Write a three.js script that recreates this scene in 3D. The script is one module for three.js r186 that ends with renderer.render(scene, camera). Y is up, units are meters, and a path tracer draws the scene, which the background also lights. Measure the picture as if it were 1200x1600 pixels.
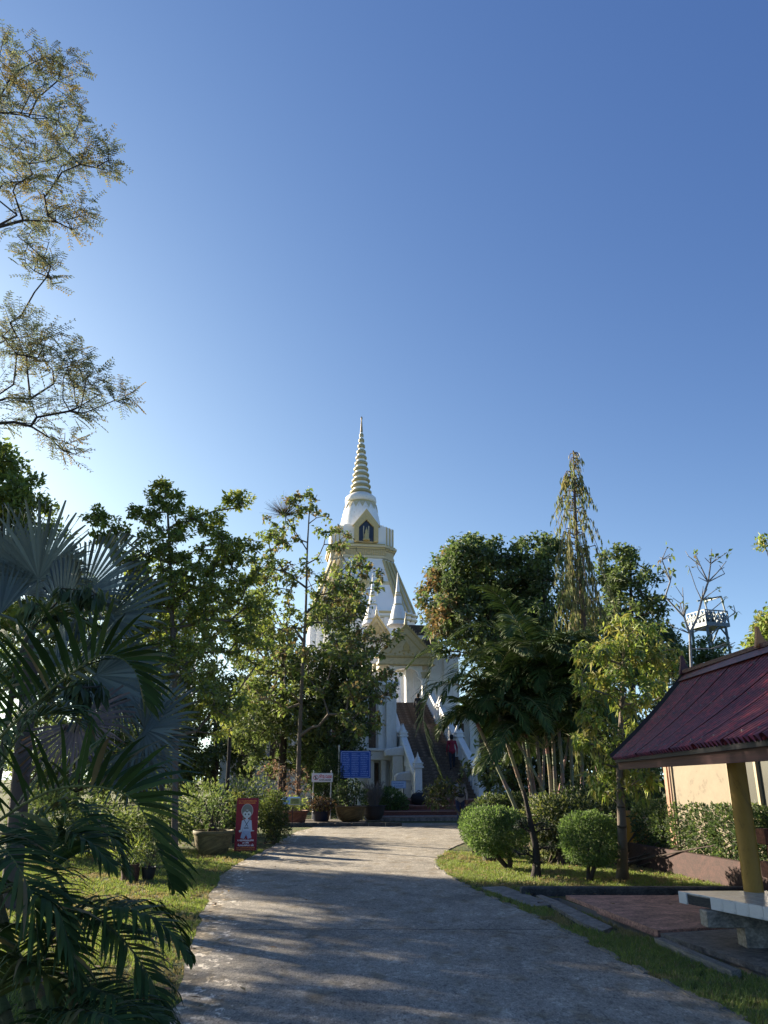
import * as THREE from 'three';
import { mergeGeometries } from 'three/addons/utils/BufferGeometryUtils.js';
import { MarchingCubes } from 'three/addons/objects/MarchingCubes.js';
import { createNoise2D, createNoise3D } from 'simplex-noise';

// ---------------------------------------------------------------- camera, sky, sun, exposure
const scene = new THREE.Scene();
const EYE = 1.6, PITCH = Math.atan(415 / 1202), F = 1202;
const camera = new THREE.PerspectiveCamera(2 * Math.atan(800 / F) * 180 / Math.PI, 0.75, 0.05, 2000);
camera.position.set(0, EYE, 0);
camera.rotation.set(PITCH, 0, 0);
const renderer = new THREE.WebGLRenderer({ antialias: true });
renderer.toneMapping = THREE.LinearToneMapping;
const EXPOSURE = 3.5;
renderer.toneMappingExposure = EXPOSURE;
renderer.shadowMap.enabled = true;
const SUN_AZ = 46 * Math.PI / 180, SUN_EL = 17 * Math.PI / 180;
const sunDir = new THREE.Vector3(-Math.sin(SUN_AZ) * Math.cos(SUN_EL), Math.sin(SUN_EL), -Math.cos(SUN_AZ) * Math.cos(SUN_EL));
const sun = new THREE.DirectionalLight(new THREE.Color().setRGB(1, 0.86, 0.67), 5);
sun.name = 'sun';
sun.position.copy(sunDir).multiplyScalar(120);
sun.target.position.set(0, 0, -20);
sun.castShadow = true;
sun.shadow.mapSize.set(4096, 4096);
Object.assign(sun.shadow.camera, { left: -60, right: 60, top: 60, bottom: -60, near: 1, far: 300 });
scene.add(sun, sun.target);
{ // clear evening air: deep blue overhead, paler to the horizon, bright round the sun
  const W = 1024, H = 512, data = new Float32Array(W * H * 4);
  const K = [[-3.633, 2.902, 3.5], [-2.657, 2.426, 2.69], [-1.412, 1.492, 1.63]];
  for (let r = 0; r < H; r++) for (let c = 0; c < W; c++) {
    const up = ((r + 0.5) / H - 0.5) * Math.PI, az = ((c + 0.5) / W - 0.5) * 2 * Math.PI;
    const x = Math.cos(az) * Math.cos(up), y = Math.sin(up), z = Math.sin(az) * Math.cos(up);
    const g = Math.acos(Math.min(1, Math.max(-1, x * sunDir.x + y * sunDir.y + z * sunDir.z))), e = Math.max(0, up);
    const glow = 0.2 * Math.exp(-((g / 0.3) ** 2));
    for (let k = 0; k < 3; k++) data[(r * W + c) * 4 + k] = (Math.exp(K[k][0] + K[k][1] * Math.exp(-e / 0.35) + K[k][2] * Math.exp(-g / 0.8) + 0.75 * Math.max(0, -Math.cos(g)) ** 2) + glow) * 1.08 / EXPOSURE;
    data[(r * W + c) * 4 + 3] = 1;
  }
  const t = new THREE.DataTexture(data, W, H, THREE.RGBAFormat, THREE.FloatType);
  t.mapping = THREE.EquirectangularReflectionMapping; t.magFilter = THREE.LinearFilter; t.needsUpdate = true;
  scene.background = t; scene.environment = t;
}

// ---------------------------------------------------------------- helpers
let seed = 12345;
const rnd = () => { seed = (seed + 0x6d2b79f5) | 0; let t = Math.imul(seed ^ (seed >>> 15), 1 | seed); t = (t + Math.imul(t ^ (t >>> 7), 61 | t)) ^ t; return ((t ^ (t >>> 14)) >>> 0) / 4294967296; };
const reseed = (s) => { seed = s * 7919 + 17; };
const rr = (a, b) => a + (b - a) * rnd();
const gauss = () => (rnd() + rnd() + rnd() - 1.5) / 1.5;
const noise2 = createNoise2D(rnd), noise3 = createNoise3D(rnd);
const V = (x, y, z) => new THREE.Vector3(x, y, z);
const C = (r, g, b) => new THREE.Color().setRGB(r, g, b);
const cP = Math.cos(PITCH), sP = Math.sin(PITCH);
const ray = (px, py) => { const v = (800 - py) / F; return V((px - 600) / F, sP + v * cP, -(cP - v * sP)); };
const at = (px, py, z) => { const d = ray(px, py); return d.multiplyScalar(z / -d.z).add(camera.position); };            // the point on that sight line at depth z
const gp = (px, py, h = 0) => { const d = ray(px, py); return d.multiplyScalar((h - EYE) / d.y).add(camera.position); };  // where it meets the level y = h
const mpp = (py, z) => { const d = ray(600, py); return z / -d.z / F; };                                                 // metres per photo pixel there
const taken = {};
const numbered = (n) => { if (taken[n] === undefined) { taken[n] = 0; return n; } taken[n]++; return n + '_' + String(taken[n]).padStart(3, '0'); };
function tag(o, label, category, group, kind) {
  if (label) o.userData.label = label;
  if (category) o.userData.category = category;
  if (group) o.userData.group = group;
  if (kind) o.userData.kind = kind;
  return o;
}
function thing(name, label, category, pos, turn = 0, group) {
  const o = new THREE.Group(); o.name = numbered(name); scene.add(o);
  if (pos) o.position.copy(pos);
  o.rotation.y = turn;
  return tag(o, label, category, group);
}
function part(parent, name, geometry, material) {
  const g = Array.isArray(geometry) ? merge(geometry) : geometry;
  const m = new THREE.Mesh(g, material); m.name = name; m.castShadow = m.receiveShadow = true;
  parent.add(m); return m;
}
function struct(name, geometry, material) {
  const m = part(scene, numbered(name), geometry, material); m.userData.kind = 'structure'; return m;
}
function merge(list) {
  list = list.map((g) => { const q = g.index ? g.toNonIndexed() : g; for (const k of Object.keys(q.attributes)) if (!['position', 'normal', 'uv'].includes(k)) q.deleteAttribute(k); if (!q.attributes.uv) q.setAttribute('uv', new THREE.BufferAttribute(new Float32Array(q.attributes.position.count * 2), 2)); return q; });
  return mergeGeometries(list);
}
const box = (w, h, d, x = 0, y = 0, z = 0, ry = 0) => { const g = new THREE.BoxGeometry(w, h, d); if (ry) g.rotateY(ry); return g.translate(x, y, z); };
// a box with chamfered edges, standing on y
function cbox(w, h, d, x = 0, y = 0, z = 0, c = 0.01) {
  const s = new THREE.Shape(), a = w / 2 - c, b = d / 2 - c;
  s.moveTo(-a, -b); s.lineTo(a, -b); s.lineTo(a, b); s.lineTo(-a, b); s.closePath();
  const g = new THREE.ExtrudeGeometry(s, { depth: h - 2 * c, bevelEnabled: true, bevelSize: c, bevelThickness: c, bevelSegments: 1 });
  g.rotateX(-Math.PI / 2); g.translate(x, y + c, z); return g;
}
const lathe = (pts, seg = 24, x = 0, y = 0, z = 0) => new THREE.LatheGeometry(pts.map(([r, h]) => new THREE.Vector2(r, h)), seg).translate(x, y, z);
function extr(pts, depth, c = 0) {
  const s = new THREE.Shape(pts.map(([x, y]) => new THREE.Vector2(x, y)));
  return new THREE.ExtrudeGeometry(s, { depth, bevelEnabled: c > 0, bevelSize: c, bevelThickness: c, bevelSegments: 1 });
}
const tube = (pts, r, seg = 12, sides = 6) => new THREE.TubeGeometry(new THREE.CatmullRomCurve3(pts), seg, r, sides);
// free triangle list with positions, colours and uv
class Buf {
  constructor() { this.p = []; this.n = []; this.c = []; this.i = []; this.u = []; }
  v(x, y, z, nx, ny, nz, c, u = 0, w = 0) { this.p.push(x, y, z); this.n.push(nx, ny, nz); this.c.push(c.r, c.g, c.b); this.u.push(u, w); return this.p.length / 3 - 1; }
  geo() {
    const g = new THREE.BufferGeometry();
    g.setAttribute('position', new THREE.BufferAttribute(new Float32Array(this.p), 3));
    g.setAttribute('normal', new THREE.BufferAttribute(new Float32Array(this.n), 3));
    g.setAttribute('color', new THREE.BufferAttribute(new Float32Array(this.c), 3));
    g.setAttribute('uv', new THREE.BufferAttribute(new Float32Array(this.u), 2));
    g.setIndex(new THREE.BufferAttribute(new Uint32Array(this.i), 1));
    return g;
  }
}
// ---- computed textures
function tex(w, h, f, srgb = true, rep) {
  const d = new Uint8Array(w * h * 4);
  for (let y = 0; y < h; y++) for (let x = 0; x < w; x++) { const c = f(x, y), o = (y * w + x) * 4; d[o] = Math.max(0, Math.min(255, c[0])); d[o + 1] = Math.max(0, Math.min(255, c[1])); d[o + 2] = Math.max(0, Math.min(255, c[2])); d[o + 3] = 255; }
  const t = new THREE.DataTexture(d, w, h); t.magFilter = THREE.LinearFilter; t.minFilter = THREE.LinearMipmapLinearFilter; t.generateMipmaps = true;
  t.wrapS = t.wrapT = THREE.RepeatWrapping; if (srgb) t.colorSpace = THREE.SRGBColorSpace; if (rep) t.repeat.set(rep[0], rep[1]); t.needsUpdate = true; return t;
}
// seamless noise on a w-pixel tile
const tn = (x, y, w, s, o = 0) => { const a = x / w * 2 * Math.PI, b = y / w * 2 * Math.PI, R = s / (2 * Math.PI); return noise3(Math.cos(a) * R + o, Math.sin(a) * R + Math.cos(b) * R * 1.3, Math.sin(b) * R * 1.3 + o * 2); };
const fbm2 = (x, y) => 0.55 * noise2(x, y) + 0.28 * noise2(x * 2.1 + 9, y * 2.1) + 0.17 * noise2(x * 4.3, y * 4.3 + 5);
const speck = (() => { const a = new Uint8Array(256 * 256); for (let i = 0; i < a.length; i++) a[i] = rnd() * 255; return (x, y) => a[((y & 255) << 8) | (x & 255)] / 255; })();
const grainBump = tex(512, 512, (x, y) => { const n = 128 + 40 * tn(x, y, 512, 40) + 30 * tn(x, y, 512, 110, 3) + (speck(x, y) - 0.5) * 90; return [n, n, n]; }, false);
const plasterMap = tex(512, 512, (x, y) => { const n = tn(x, y, 512, 5) * 0.5 + tn(x, y, 512, 18, 7) * 0.3 + tn(x, y, 512, 60, 2) * 0.2; const k = 236 + n * 14 + (speck(x, y) - 0.5) * 8 - (n < -0.45 ? 16 : 0); return [k, k * 0.995, k * 0.98]; });
const streakMap = tex(512, 512, (x, y) => { const n = tn(x, y * 0.12, 512, 46, 3) * 0.6 + tn(x, y * 0.3, 512, 110, 8) * 0.4, m = tn(x, y, 512, 6, 5), st = Math.max(0, n - 0.12) * (m > -0.1 ? 1 : 0.3), k = 246 - st * 62 + m * 5 + (speck(x, y) - 0.5) * 8; return [k, k * (1 - st * 0.015), k * (0.99 - st * 0.05)]; });
const dirtMap = tex(512, 512, (x, y) => { const n = tn(x, y, 512, 6) * 0.5 + tn(x, y, 512, 24, 4) * 0.5, k = 190 + n * 60 + (speck(x, y) - 0.5) * 60; return [k, k, k]; });
const std = (r, g, b, rough = 0.8, extra = {}) => new THREE.MeshStandardMaterial({ color: C(r, g, b), roughness: rough, ...extra });
const M = {
  white: std(0.88, 0.88, 0.87, 0.6, { map: streakMap }),
  white2: std(0.78, 0.76, 0.72, 0.7, { map: streakMap }),
  gold: std(0.55, 0.44, 0.2, 0.5, { map: plasterMap }),
  goldpale: std(0.62, 0.55, 0.36, 0.6, { map: plasterMap }),
  ring: std(0.44, 0.38, 0.2, 0.55, { map: plasterMap }),
  brown: std(0.2, 0.12, 0.07, 0.8, { map: dirtMap }),
  tread: std(0.3, 0.22, 0.16, 0.8, { map: dirtMap }),
  rooftile: std(0.16, 0.12, 0.1, 0.7, { map: dirtMap }),
  redstep: std(0.26, 0.075, 0.05, 0.6, { map: dirtMap }),
  concrete: std(0.36, 0.34, 0.3, 0.9, { map: dirtMap, bumpMap: grainBump, bumpScale: 0.004 }),
  darkconcrete: std(0.12, 0.115, 0.105, 0.9, { map: dirtMap, bumpMap: grainBump, bumpScale: 0.006 }),
  glassdark: std(0.02, 0.025, 0.035, 0.12),
  steel: std(0.5, 0.5, 0.5, 0.35, { metalness: 0.6 }),
  black: std(0.015, 0.015, 0.017, 0.5),
  bark: new THREE.MeshStandardMaterial({ vertexColors: true, roughness: 0.95, bumpMap: grainBump, bumpScale: 0.01 }),
  leaf: new THREE.MeshPhysicalMaterial({ vertexColors: true, roughness: 0.92, transmission: 0.5, thickness: 0, side: THREE.DoubleSide, specularIntensity: 0.6 }),
  palm: new THREE.MeshPhysicalMaterial({ vertexColors: true, roughness: 0.62, transmission: 0.3, thickness: 0, side: THREE.DoubleSide, specularIntensity: 0.3 }),
  dryleaf: new THREE.MeshStandardMaterial({ vertexColors: true, roughness: 0.9, side: THREE.DoubleSide }),
};
// ---------------------------------------------------------------- plants: leaf, branch and frond builders
const _s = V(0, 0, 0), _n = V(0, 0, 0);
function leaf(b, p, d, up, L, W, c, curl = 0.15) {      // folded, pointed leaf: 4 triangles
  _s.crossVectors(d, up); if (_s.lengthSq() < 1e-6) _s.set(1, 0, 0); _s.normalize(); _n.crossVectors(_s, d).normalize();
  const n = _n, s = _s, k = b.p.length / 3, f = W * 0.18;
  const put = (a, w, h, t) => b.v(p.x + d.x * a + s.x * w + n.x * h, p.y + d.y * a + s.y * w + n.y * h - t, p.z + d.z * a + s.z * w + n.z * h, n.x + s.x * w / W * -0.6, n.y + s.y * w / W * -0.6, n.z + s.z * w / W * -0.6, c);
  put(0, 0, 0, 0); put(L * 0.42, W / 2, f, L * curl * 0.2); put(L * 0.5, 0, 0, L * curl * 0.25); put(L * 0.42, -W / 2, f, L * curl * 0.2); put(L, 0, 0, L * curl);
  b.i.push(k, k + 1, k + 2, k, k + 2, k + 3, k + 1, k + 4, k + 2, k + 2, k + 4, k + 3);
}
function leafSmall(b, p, d, up, L, W, c) {               // 2 triangles
  _s.crossVectors(d, up); if (_s.lengthSq() < 1e-6) _s.set(1, 0, 0); _s.normalize(); _n.crossVectors(_s, d).normalize();
  const n = _n, s = _s, k = b.p.length / 3, f = W * 0.15;
  b.v(p.x, p.y, p.z, n.x, n.y, n.z, c);
  b.v(p.x + d.x * L * 0.45 + s.x * W / 2 + n.x * f, p.y + d.y * L * 0.45 + s.y * W / 2 + n.y * f, p.z + d.z * L * 0.45 + s.z * W / 2 + n.z * f, n.x - s.x * 0.3, n.y - s.y * 0.3, n.z - s.z * 0.3, c);
  b.v(p.x + d.x * L, p.y + d.y * L, p.z + d.z * L, n.x, n.y, n.z, c);
  b.v(p.x + d.x * L * 0.45 - s.x * W / 2 + n.x * f, p.y + d.y * L * 0.45 - s.y * W / 2 + n.y * f, p.z + d.z * L * 0.45 - s.z * W / 2 + n.z * f, n.x + s.x * 0.3, n.y + s.y * 0.3, n.z + s.z * 0.3, c);
  b.i.push(k, k + 1, k + 2, k, k + 2, k + 3);
}
const rdir = () => { const z = rr(-1, 1), a = rr(0, 6.283), q = Math.sqrt(1 - z * z); return V(q * Math.cos(a), z, q * Math.sin(a)); };
const pickc = (pal) => { const c = pal[Math.floor(rnd() * pal.length)], k = rr(0.75, 1.25); return C(c[0] * k, c[1] * k, c[2] * k); };
function stick(b, a, e, r0, r1, c, sides = 5) {          // tapered branch piece
  const d = e.clone().sub(a), L = d.length(); if (L < 1e-5) return; d.divideScalar(L);
  const u = Math.abs(d.y) < 0.9 ? V(0, 1, 0) : V(1, 0, 0), s = V(0, 0, 0).crossVectors(d, u).normalize(), t = V(0, 0, 0).crossVectors(s, d), k = b.p.length / 3;
  for (let j = 0; j < 2; j++) for (let i = 0; i <= sides; i++) {
    const q = i / sides * 6.2832, x = Math.cos(q), y = Math.sin(q), r = j ? r1 : r0, o = j ? e : a, nx = s.x * x + t.x * y, ny = s.y * x + t.y * y, nz = s.z * x + t.z * y;
    b.v(o.x + nx * r, o.y + ny * r, o.z + nz * r, nx, ny, nz, c, i / sides * r0 * 8, o.y * 1.5);
  }
  for (let i = 0; i < sides; i++) b.i.push(k + i, k + sides + 1 + i, k + i + 1, k + i + 1, k + sides + 1 + i, k + sides + 2 + i);
}
function blob(px, py, rx, ry, z, rz, n) { const m = mpp(py, z), c = at(px, py, z); return { c, rx: rx * m, ry: ry * m, rz: rz ?? rx * m, n }; }
function inBlob(b, shell = 0) { let d; do d = V(rr(-1, 1), rr(-1, 1), rr(-1, 1)); while (d.lengthSq() > 1 || d.lengthSq() < shell * shell); return V(b.c.x + d.x * b.rx, b.c.y + d.y * b.ry, b.c.z + d.z * b.rz); }
// trunk line + points to reach -> wood that joins them all, thicker towards the root
function grow(trunk, targets, o) {
  const N = []; const tc = new THREE.CatmullRomCurve3(trunk), tn_ = o.tn ?? 12;
  for (let i = 0; i <= tn_; i++) N.push({ p: tc.getPoint(i / tn_), up: i - 1, w: 0, t: true });
  const free = N.length - 1, first = Math.floor(tn_ * (o.from ?? 0.35));
  const root = N[0].p, list = targets.map((p) => ({ p, d: p.distanceTo(N[first].p) })).sort((a, b) => a.d - b.d);
  const ends = [];
  for (const { p } of list) {
    let best = -1, bd = 1e9;
    for (let i = first; i < N.length; i++) { const q = N[i], dy = p.y - q.p.y, d = q.p.distanceTo(p) * (1 + (dy < 0 ? 0.35 : 0)) + (q.depth ?? 0) * (o.depthCost ?? 0.05); if (d < bd) { bd = d; best = i; } }
    const from = N[best], L = from.p.distanceTo(p), n = Math.max(1, Math.min(5, Math.round(L / (o.step ?? 0.5)))); let up = best;
    for (let j = 1; j <= n; j++) {
      const q = from.p.clone().lerp(p, j / n); if (j < n) q.add(V(gauss(), gauss(), gauss()).multiplyScalar(L * (o.wob ?? 0.08))).y += Math.sin(j / n * 3.14) * L * (o.arch ?? 0.06);
      N.push({ p: q, up, w: 0, depth: (N[up].depth ?? 0) + 1 }); up = N.length - 1;
    }
    ends.push(up);
  }
  for (const e of ends) { let i = e; while (i >= 0) { N[i].w++; i = N[i].up; } }
  const rmin = o.tip ?? 0.006, total = Math.max(1, N[0].w), r0 = o.r0 ?? 0.15, ex = total > 1 ? Math.log(r0 / rmin) / Math.log(total) : 0;
  const rad = (n) => Math.max(rmin, rmin * Math.pow(Math.max(1, n.w), Math.min(ex, o.ex ?? 0.34)));
  const bt = new Buf(), bb = new Buf();
  for (let i = 1; i < N.length; i++) {
    const n = N[i], u = N[n.up]; if (n.up < 0) continue; if (!n.w && !n.t) continue;
    let ra = rad(u), rb = rad(n); if (!n.t) ra = Math.min(ra, rb * 1.6);
    if (n.t) { ra = Math.max(ra, r0 * (1 - (i - 1) / tn_ * (o.taper ?? 0.75))); rb = Math.max(rb, r0 * (1 - i / tn_ * (o.taper ?? 0.75))); if (i === 1) ra *= 1.35; }
    const k = rr(0.8, 1.2), bc = o.bark, c = C(bc[0] * k, bc[1] * k, bc[2] * k);
    stick(n.t ? bt : bb, u.p, n.p, ra, rb, c, rb > 0.06 ? 9 : rb > 0.02 ? 6 : 4);
  }
  return { bt, bb, ends: ends.map((e) => ({ p: N[e].p, from: N[N[e].up].p })), N };
}
// clump of leaves round the end of a twig
function clump(b, e, o) {
  const out = e.p.clone().sub(e.from).normalize();
  const n = Math.round(o.n * rr(0.6, 1.4)), base = pickc(o.pal);
  for (let i = 0; i < n; i++) {
    const d = rdir().multiplyScalar(0.9).add(out.clone().multiplyScalar(o.out ?? 0.5)); d.y -= o.droop ?? 0.1; d.normalize();
    const p = e.p.clone().add(V(gauss(), gauss() * (o.flat ?? 0.8), gauss()).multiplyScalar(o.r));
    const up = rdir().multiplyScalar(0.6).add(V(0, 1, 0));
    const c = rnd() < (o.mix ?? 0.5) ? base.clone().multiplyScalar(rr(0.8, 1.2)) : pickc(o.pal);
    const L = o.L * rr(0.6, 1.3);
    (o.small ? leafSmall : leaf)(b, p, d, up, L, L * (o.asp ?? 0.5), c);
  }
}
// a feathered leaf with two rows of small leaflets
function pinnate(b, wood, p, d, L, n, lw, ll, c, wc) {
  const side = V(0, 0, 0).crossVectors(d, V(0, 1, 0)).normalize(); let q = p.clone(); const dd = d.clone();
  for (let i = 0; i < n; i++) {
    const nx = q.clone().add(dd.clone().multiplyScalar(L / n)); dd.y -= 0.06; dd.normalize();
    for (const s of [-1, 1]) { const e = side.clone().multiplyScalar(s).add(dd.clone().multiplyScalar(0.5)).normalize(); e.y -= 0.15; leafSmall(b, nx, e, V(gauss() * 0.4, 1, gauss() * 0.4), ll * rr(0.8, 1.2), lw, c); }
    q = nx;
  }
  if (wood) stick(wood, p, q, 0.004, 0.002, wc, 3);
}
function tree(name, label, group, trunk, blobs, w, lf, extra) {
  const base = trunk[0].clone(); const t = thing(name, label, 'tree', base, 0, group);
  const tg = []; for (const b of blobs) for (let i = 0; i < b.n; i++) tg.push(inBlob(b, w.shell ?? 0));
  const g = grow(trunk, tg, w), lb = new Buf();
  for (const e of g.ends) { if (rnd() < (lf.bare ?? 0)) continue; if (lf.fn) lf.fn(lb, g.bb, e); else clump(lb, e, typeof lf.at === 'function' ? { ...lf, ...lf.at(e.p) } : lf); }
  if (extra) extra(g, lb, t);
  const sh = (geo) => geo.translate(-base.x, -base.y, -base.z);
  part(t, 'trunk', sh(g.bt.geo()), M.bark);
  if (g.bb.i.length) part(t, 'branches', sh(g.bb.geo()), M.bark);
  if (lb.i.length) part(t, 'crown', sh(lb.geo()), lf.mat ?? M.leaf);
  return t;
}
// clipped or loose shrub: leaves through the outer shell of an uneven body, stems inside
function shrub(name, label, group, base, o, cat = 'bush') {
  const t = thing(name, label, cat, base, 0, group), lb = new Buf(), wb = new Buf();
  const cx = o.dx ?? 0, h0 = o.h0 ?? 0.25, body = o.body; // body: [x,y,z,rx,ry,rz]
  const ns = rr(0, 100);
  for (const [x, y, z, rx, ry, rz, n] of body) for (let i = 0; i < n; i++) {
    const d = rdir(), k = 1 + (o.rough ?? 0.06) * noise3(d.x * 2.5 + ns, d.y * 2.5, d.z * 2.5) + (o.rough ?? 0.06) * 0.6 * noise3(d.x * 7 + ns, d.y * 7, d.z * 7);
    const q = k * (1 - Math.pow(rnd(), o.fill ?? 1.6) * (o.thick ?? 0.35)) * (noise3(d.x * 14 + ns, d.y * 14, d.z * 14) > 0.72 && rnd() < 0.35 ? rr(1.03, 1.13) : 1);
    const sq = o.square ? Math.pow(Math.max(Math.abs(d.x), Math.abs(d.y), Math.abs(d.z)), -(o.square)) : 1;
    const p = V(x + d.x * rx * q * sq, y + d.y * ry * q * sq, z + d.z * rz * q * sq); if (p.y < 0.02) continue;
    const dir = rdir().multiplyScalar(0.8).add(d); dir.y += o.lift ?? 0.2; dir.normalize();
    const L = o.L * rr(0.6, 1.3); (o.big ? leaf : leafSmall)(lb, p, dir, rdir().add(V(0, 0.8, 0)), L, L * (o.asp ?? 0.55), pickc(o.pal));
  }
  const sc = C(...(o.bark ?? [0.06, 0.045, 0.035]));
  for (let i = 0; i < (o.stems ?? 4); i++) {
    const b = body[i % body.length], a = V(rr(-1, 1) * (o.foot ?? 0.06) + cx, -0.02, rr(-1, 1) * (o.foot ?? 0.06)), e = V(b[0] + rr(-0.5, 0.5) * b[3], b[1] + rr(-0.3, 0.4) * b[4], b[2] + rr(-0.5, 0.5) * b[5]);
    const m = a.clone().lerp(e, 0.5).add(V(gauss(), gauss() * 0.5, gauss()).multiplyScalar(0.08)), r = o.sr ?? 0.025;
    stick(wb, a, m, r, r * 0.8, sc, 6); stick(wb, m, e, r * 0.8, r * 0.4, sc, 5);
  }
  if (wb.i.length) part(t, 'stems', wb.geo(), M.bark);
  part(t, 'foliage', lb.geo(), M.leaf);
  return t;
}
// palm frond: pts = midrib from root to tip
function frondGeo(pts, o) {
  const cv = new THREE.CatmullRomCurve3(pts), n = o.n ?? 34, out = [], rb = new Buf(), all = new Buf();
  const rc = C(...(o.rib ?? [0.16, 0.17, 0.05])), Lr = cv.getLength();
  for (let i = 0; i < 14; i++) stick(rb, cv.getPoint(i / 14), cv.getPoint((i + 1) / 14), (o.rr ?? 0.012) * (1 - i / 15), (o.rr ?? 0.012) * (1 - (i + 1) / 15), rc, 5);
  for (let i = 0; i < n; i++) {
    const t = (o.t0 ?? 0.15) + (1 - (o.t0 ?? 0.15)) * (i + 0.5) / n, p = cv.getPoint(t), d = cv.getTangent(t), side = V(0, 0, 0).crossVectors(d, V(0, 1, 0)); if (side.lengthSq() < 1e-4) side.set(1, 0, 0); side.normalize();
    const upv = V(0, 0, 0).crossVectors(side, d).normalize(), prof = Math.pow(Math.sin(Math.PI * Math.min(1, 0.22 + 0.72 * t)), 0.8), open = (o.open ?? 1.05) * (1.15 - 0.75 * t * t);
    for (const s of [-1, 1]) {
      if (rnd() < (o.gap ?? 0.03)) continue;
      const b = o.split ? new Buf() : all, L = (o.L ?? 0.5) * prof * rr(0.85, 1.12), W = (o.W ?? 0.035) * rr(0.8, 1.15), a = open * rr(0.88, 1.12), lift = (o.lift ?? 0.35) * rr(0.6, 1.3);
      const dir = d.clone().multiplyScalar(Math.cos(a)).add(side.clone().multiplyScalar(s * Math.sin(a) * Math.cos(lift))).add(upv.clone().multiplyScalar(Math.sin(lift) * Math.sin(a))).normalize();
      const c = rnd() < (o.dry ?? 0) ? pickc([[0.2, 0.15, 0.06], [0.26, 0.19, 0.09], [0.15, 0.14, 0.04]]) : pickc(o.pal), q = p.clone(), nv = V(0, 0, 0), sv = V(0, 0, 0), K = o.seg ?? 4, k0 = b.p.length / 3, dr = (o.droop ?? 0.35) * rr(0.6, 1.4);
      for (let j = 0; j <= K; j++) {
        const w = W * 0.5 * (j === 0 ? 0.45 : j === K ? 0.04 : Math.sin(Math.PI * (0.3 + 0.62 * j / K)));
        sv.crossVectors(dir, V(d.x, d.y, d.z)).normalize(); nv.copy(sv); const wv = V(0, 0, 0).crossVectors(nv, dir).normalize();
        b.v(q.x + wv.x * w, q.y + wv.y * w, q.z + wv.z * w, nv.x, nv.y, nv.z, c); b.v(q.x - wv.x * w, q.y - wv.y * w, q.z - wv.z * w, nv.x, nv.y, nv.z, c);
        if (j < K) { q.addScaledVector(dir, L / K); dir.y -= dr * (j + 1) / K; dir.normalize(); }
      }
      for (let j = 0; j < K; j++) { const k = k0 + j * 2; b.i.push(k, k + 1, k + 2, k + 1, k + 3, k + 2); }
      if (o.split) out.push(b.geo());
    }
  }
  return { rib: rb.geo(), leaves: o.split ? out : all.geo() };
}
function addFrond(t, pts, o) {
  const f = frondGeo(pts, o), r = part(t, 'frond', f.rib, M.bark);
  if (o.split) for (const g of f.leaves) part(r, 'leaflet', g, M.palm); else part(r, 'leaflets', f.leaves, M.palm);
  return r;
}
const arch = (root, az, el, L, bend, n = 5) => { const pts = [root.clone()], d = V(Math.cos(az) * Math.cos(el), Math.sin(el), Math.sin(az) * Math.cos(el)); for (let i = 0; i < n; i++) { pts.push(pts[i].clone().addScaledVector(d, L / n)); d.y -= bend * (0.5 + i / n); d.normalize(); } return pts; };
// fan leaf of a blue palm: stiff pleated segments round a hub
function fanGeo(hub, axis, face, R, n, spread, pal, o = {}) {
  const b = new Buf(), side = V(0, 0, 0).crossVectors(axis, face).normalize(), nrm = V(0, 0, 0).crossVectors(side, axis).normalize();
  for (let i = 0; i < n; i++) {
    const a = ((i + 0.5) / n - 0.5) * spread + gauss() * 0.012, da = spread / n * 0.5, L = R * (0.8 + 0.2 * Math.cos(a)) * rr(0.92, 1.05), c = pickc(pal), dr = rr(0.02, 0.2) * (o.droop ?? 1), tw = (i % 2 ? 1 : -1) * 0.02 * R;
    const K = 5, k0 = b.p.length / 3;
    for (let j = 0; j <= K; j++) {
      const q = j / K, r = L * q, cup = (o.cup ?? 0.25) * r * Math.abs(Math.sin(a * 0.6)), fall = dr * Math.max(0, q - 0.45) ** 2 * L * 2.4;
      const half = q < 0.55 ? r * Math.tan(da) * 1.02 : L * 0.55 * Math.tan(da) * Math.max(0.03, (1 - q) / 0.45);
      for (const s of [-1, 1]) {
        const aa = a, x = Math.sin(aa) * r + Math.cos(aa) * half * s, y = Math.cos(aa) * r - Math.sin(aa) * half * s, z = cup + (s > 0 ? tw * q : -tw * q);
        b.v(hub.x + side.x * x + axis.x * y + nrm.x * z, hub.y + side.y * x + axis.y * y + nrm.y * z - fall, hub.z + side.z * x + axis.z * y + nrm.z * z, nrm.x + side.x * s * 0.4 * (i % 2 ? 1 : -1), nrm.y, nrm.z + side.z * s * 0.4 * (i % 2 ? 1 : -1), c);
      }
    }
    for (let j = 0; j < K; j++) { const k = k0 + j * 2; b.i.push(k, k + 1, k + 2, k + 1, k + 3, k + 2); }
  }
  return b.geo();
}
// ---------------------------------------------------------------- ground, road, paving
const flat = (pts, y, holes = []) => {
  const s = new THREE.Shape(pts.map((p) => new THREE.Vector2(p.x, -p.z))); for (const h of holes) s.holes.push(new THREE.Path(h.map((p) => new THREE.Vector2(p.x, -p.z))));
  return new THREE.ShapeGeometry(s).rotateX(-Math.PI / 2).translate(0, y, 0);
};
const slab = (pts, y0, y1) => {
  const s = new THREE.Shape(pts.map((p) => new THREE.Vector2(p.x, -p.z)));
  return new THREE.ExtrudeGeometry(s, { depth: y1 - y0, bevelEnabled: false }).rotateX(-Math.PI / 2).translate(0, y0, 0);
};
const smooth = (pts, n) => new THREE.CatmullRomCurve3(pts).getPoints(n);
const roadL = smooth([V(-1.05, 0, 4), gp(265, 1600), gp(287, 1520), gp(312, 1440), gp(330, 1396), gp(348, 1368), gp(380, 1345), gp(412, 1331), gp(440, 1314), gp(462, 1301), gp(488, 1294)], 60);
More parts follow.
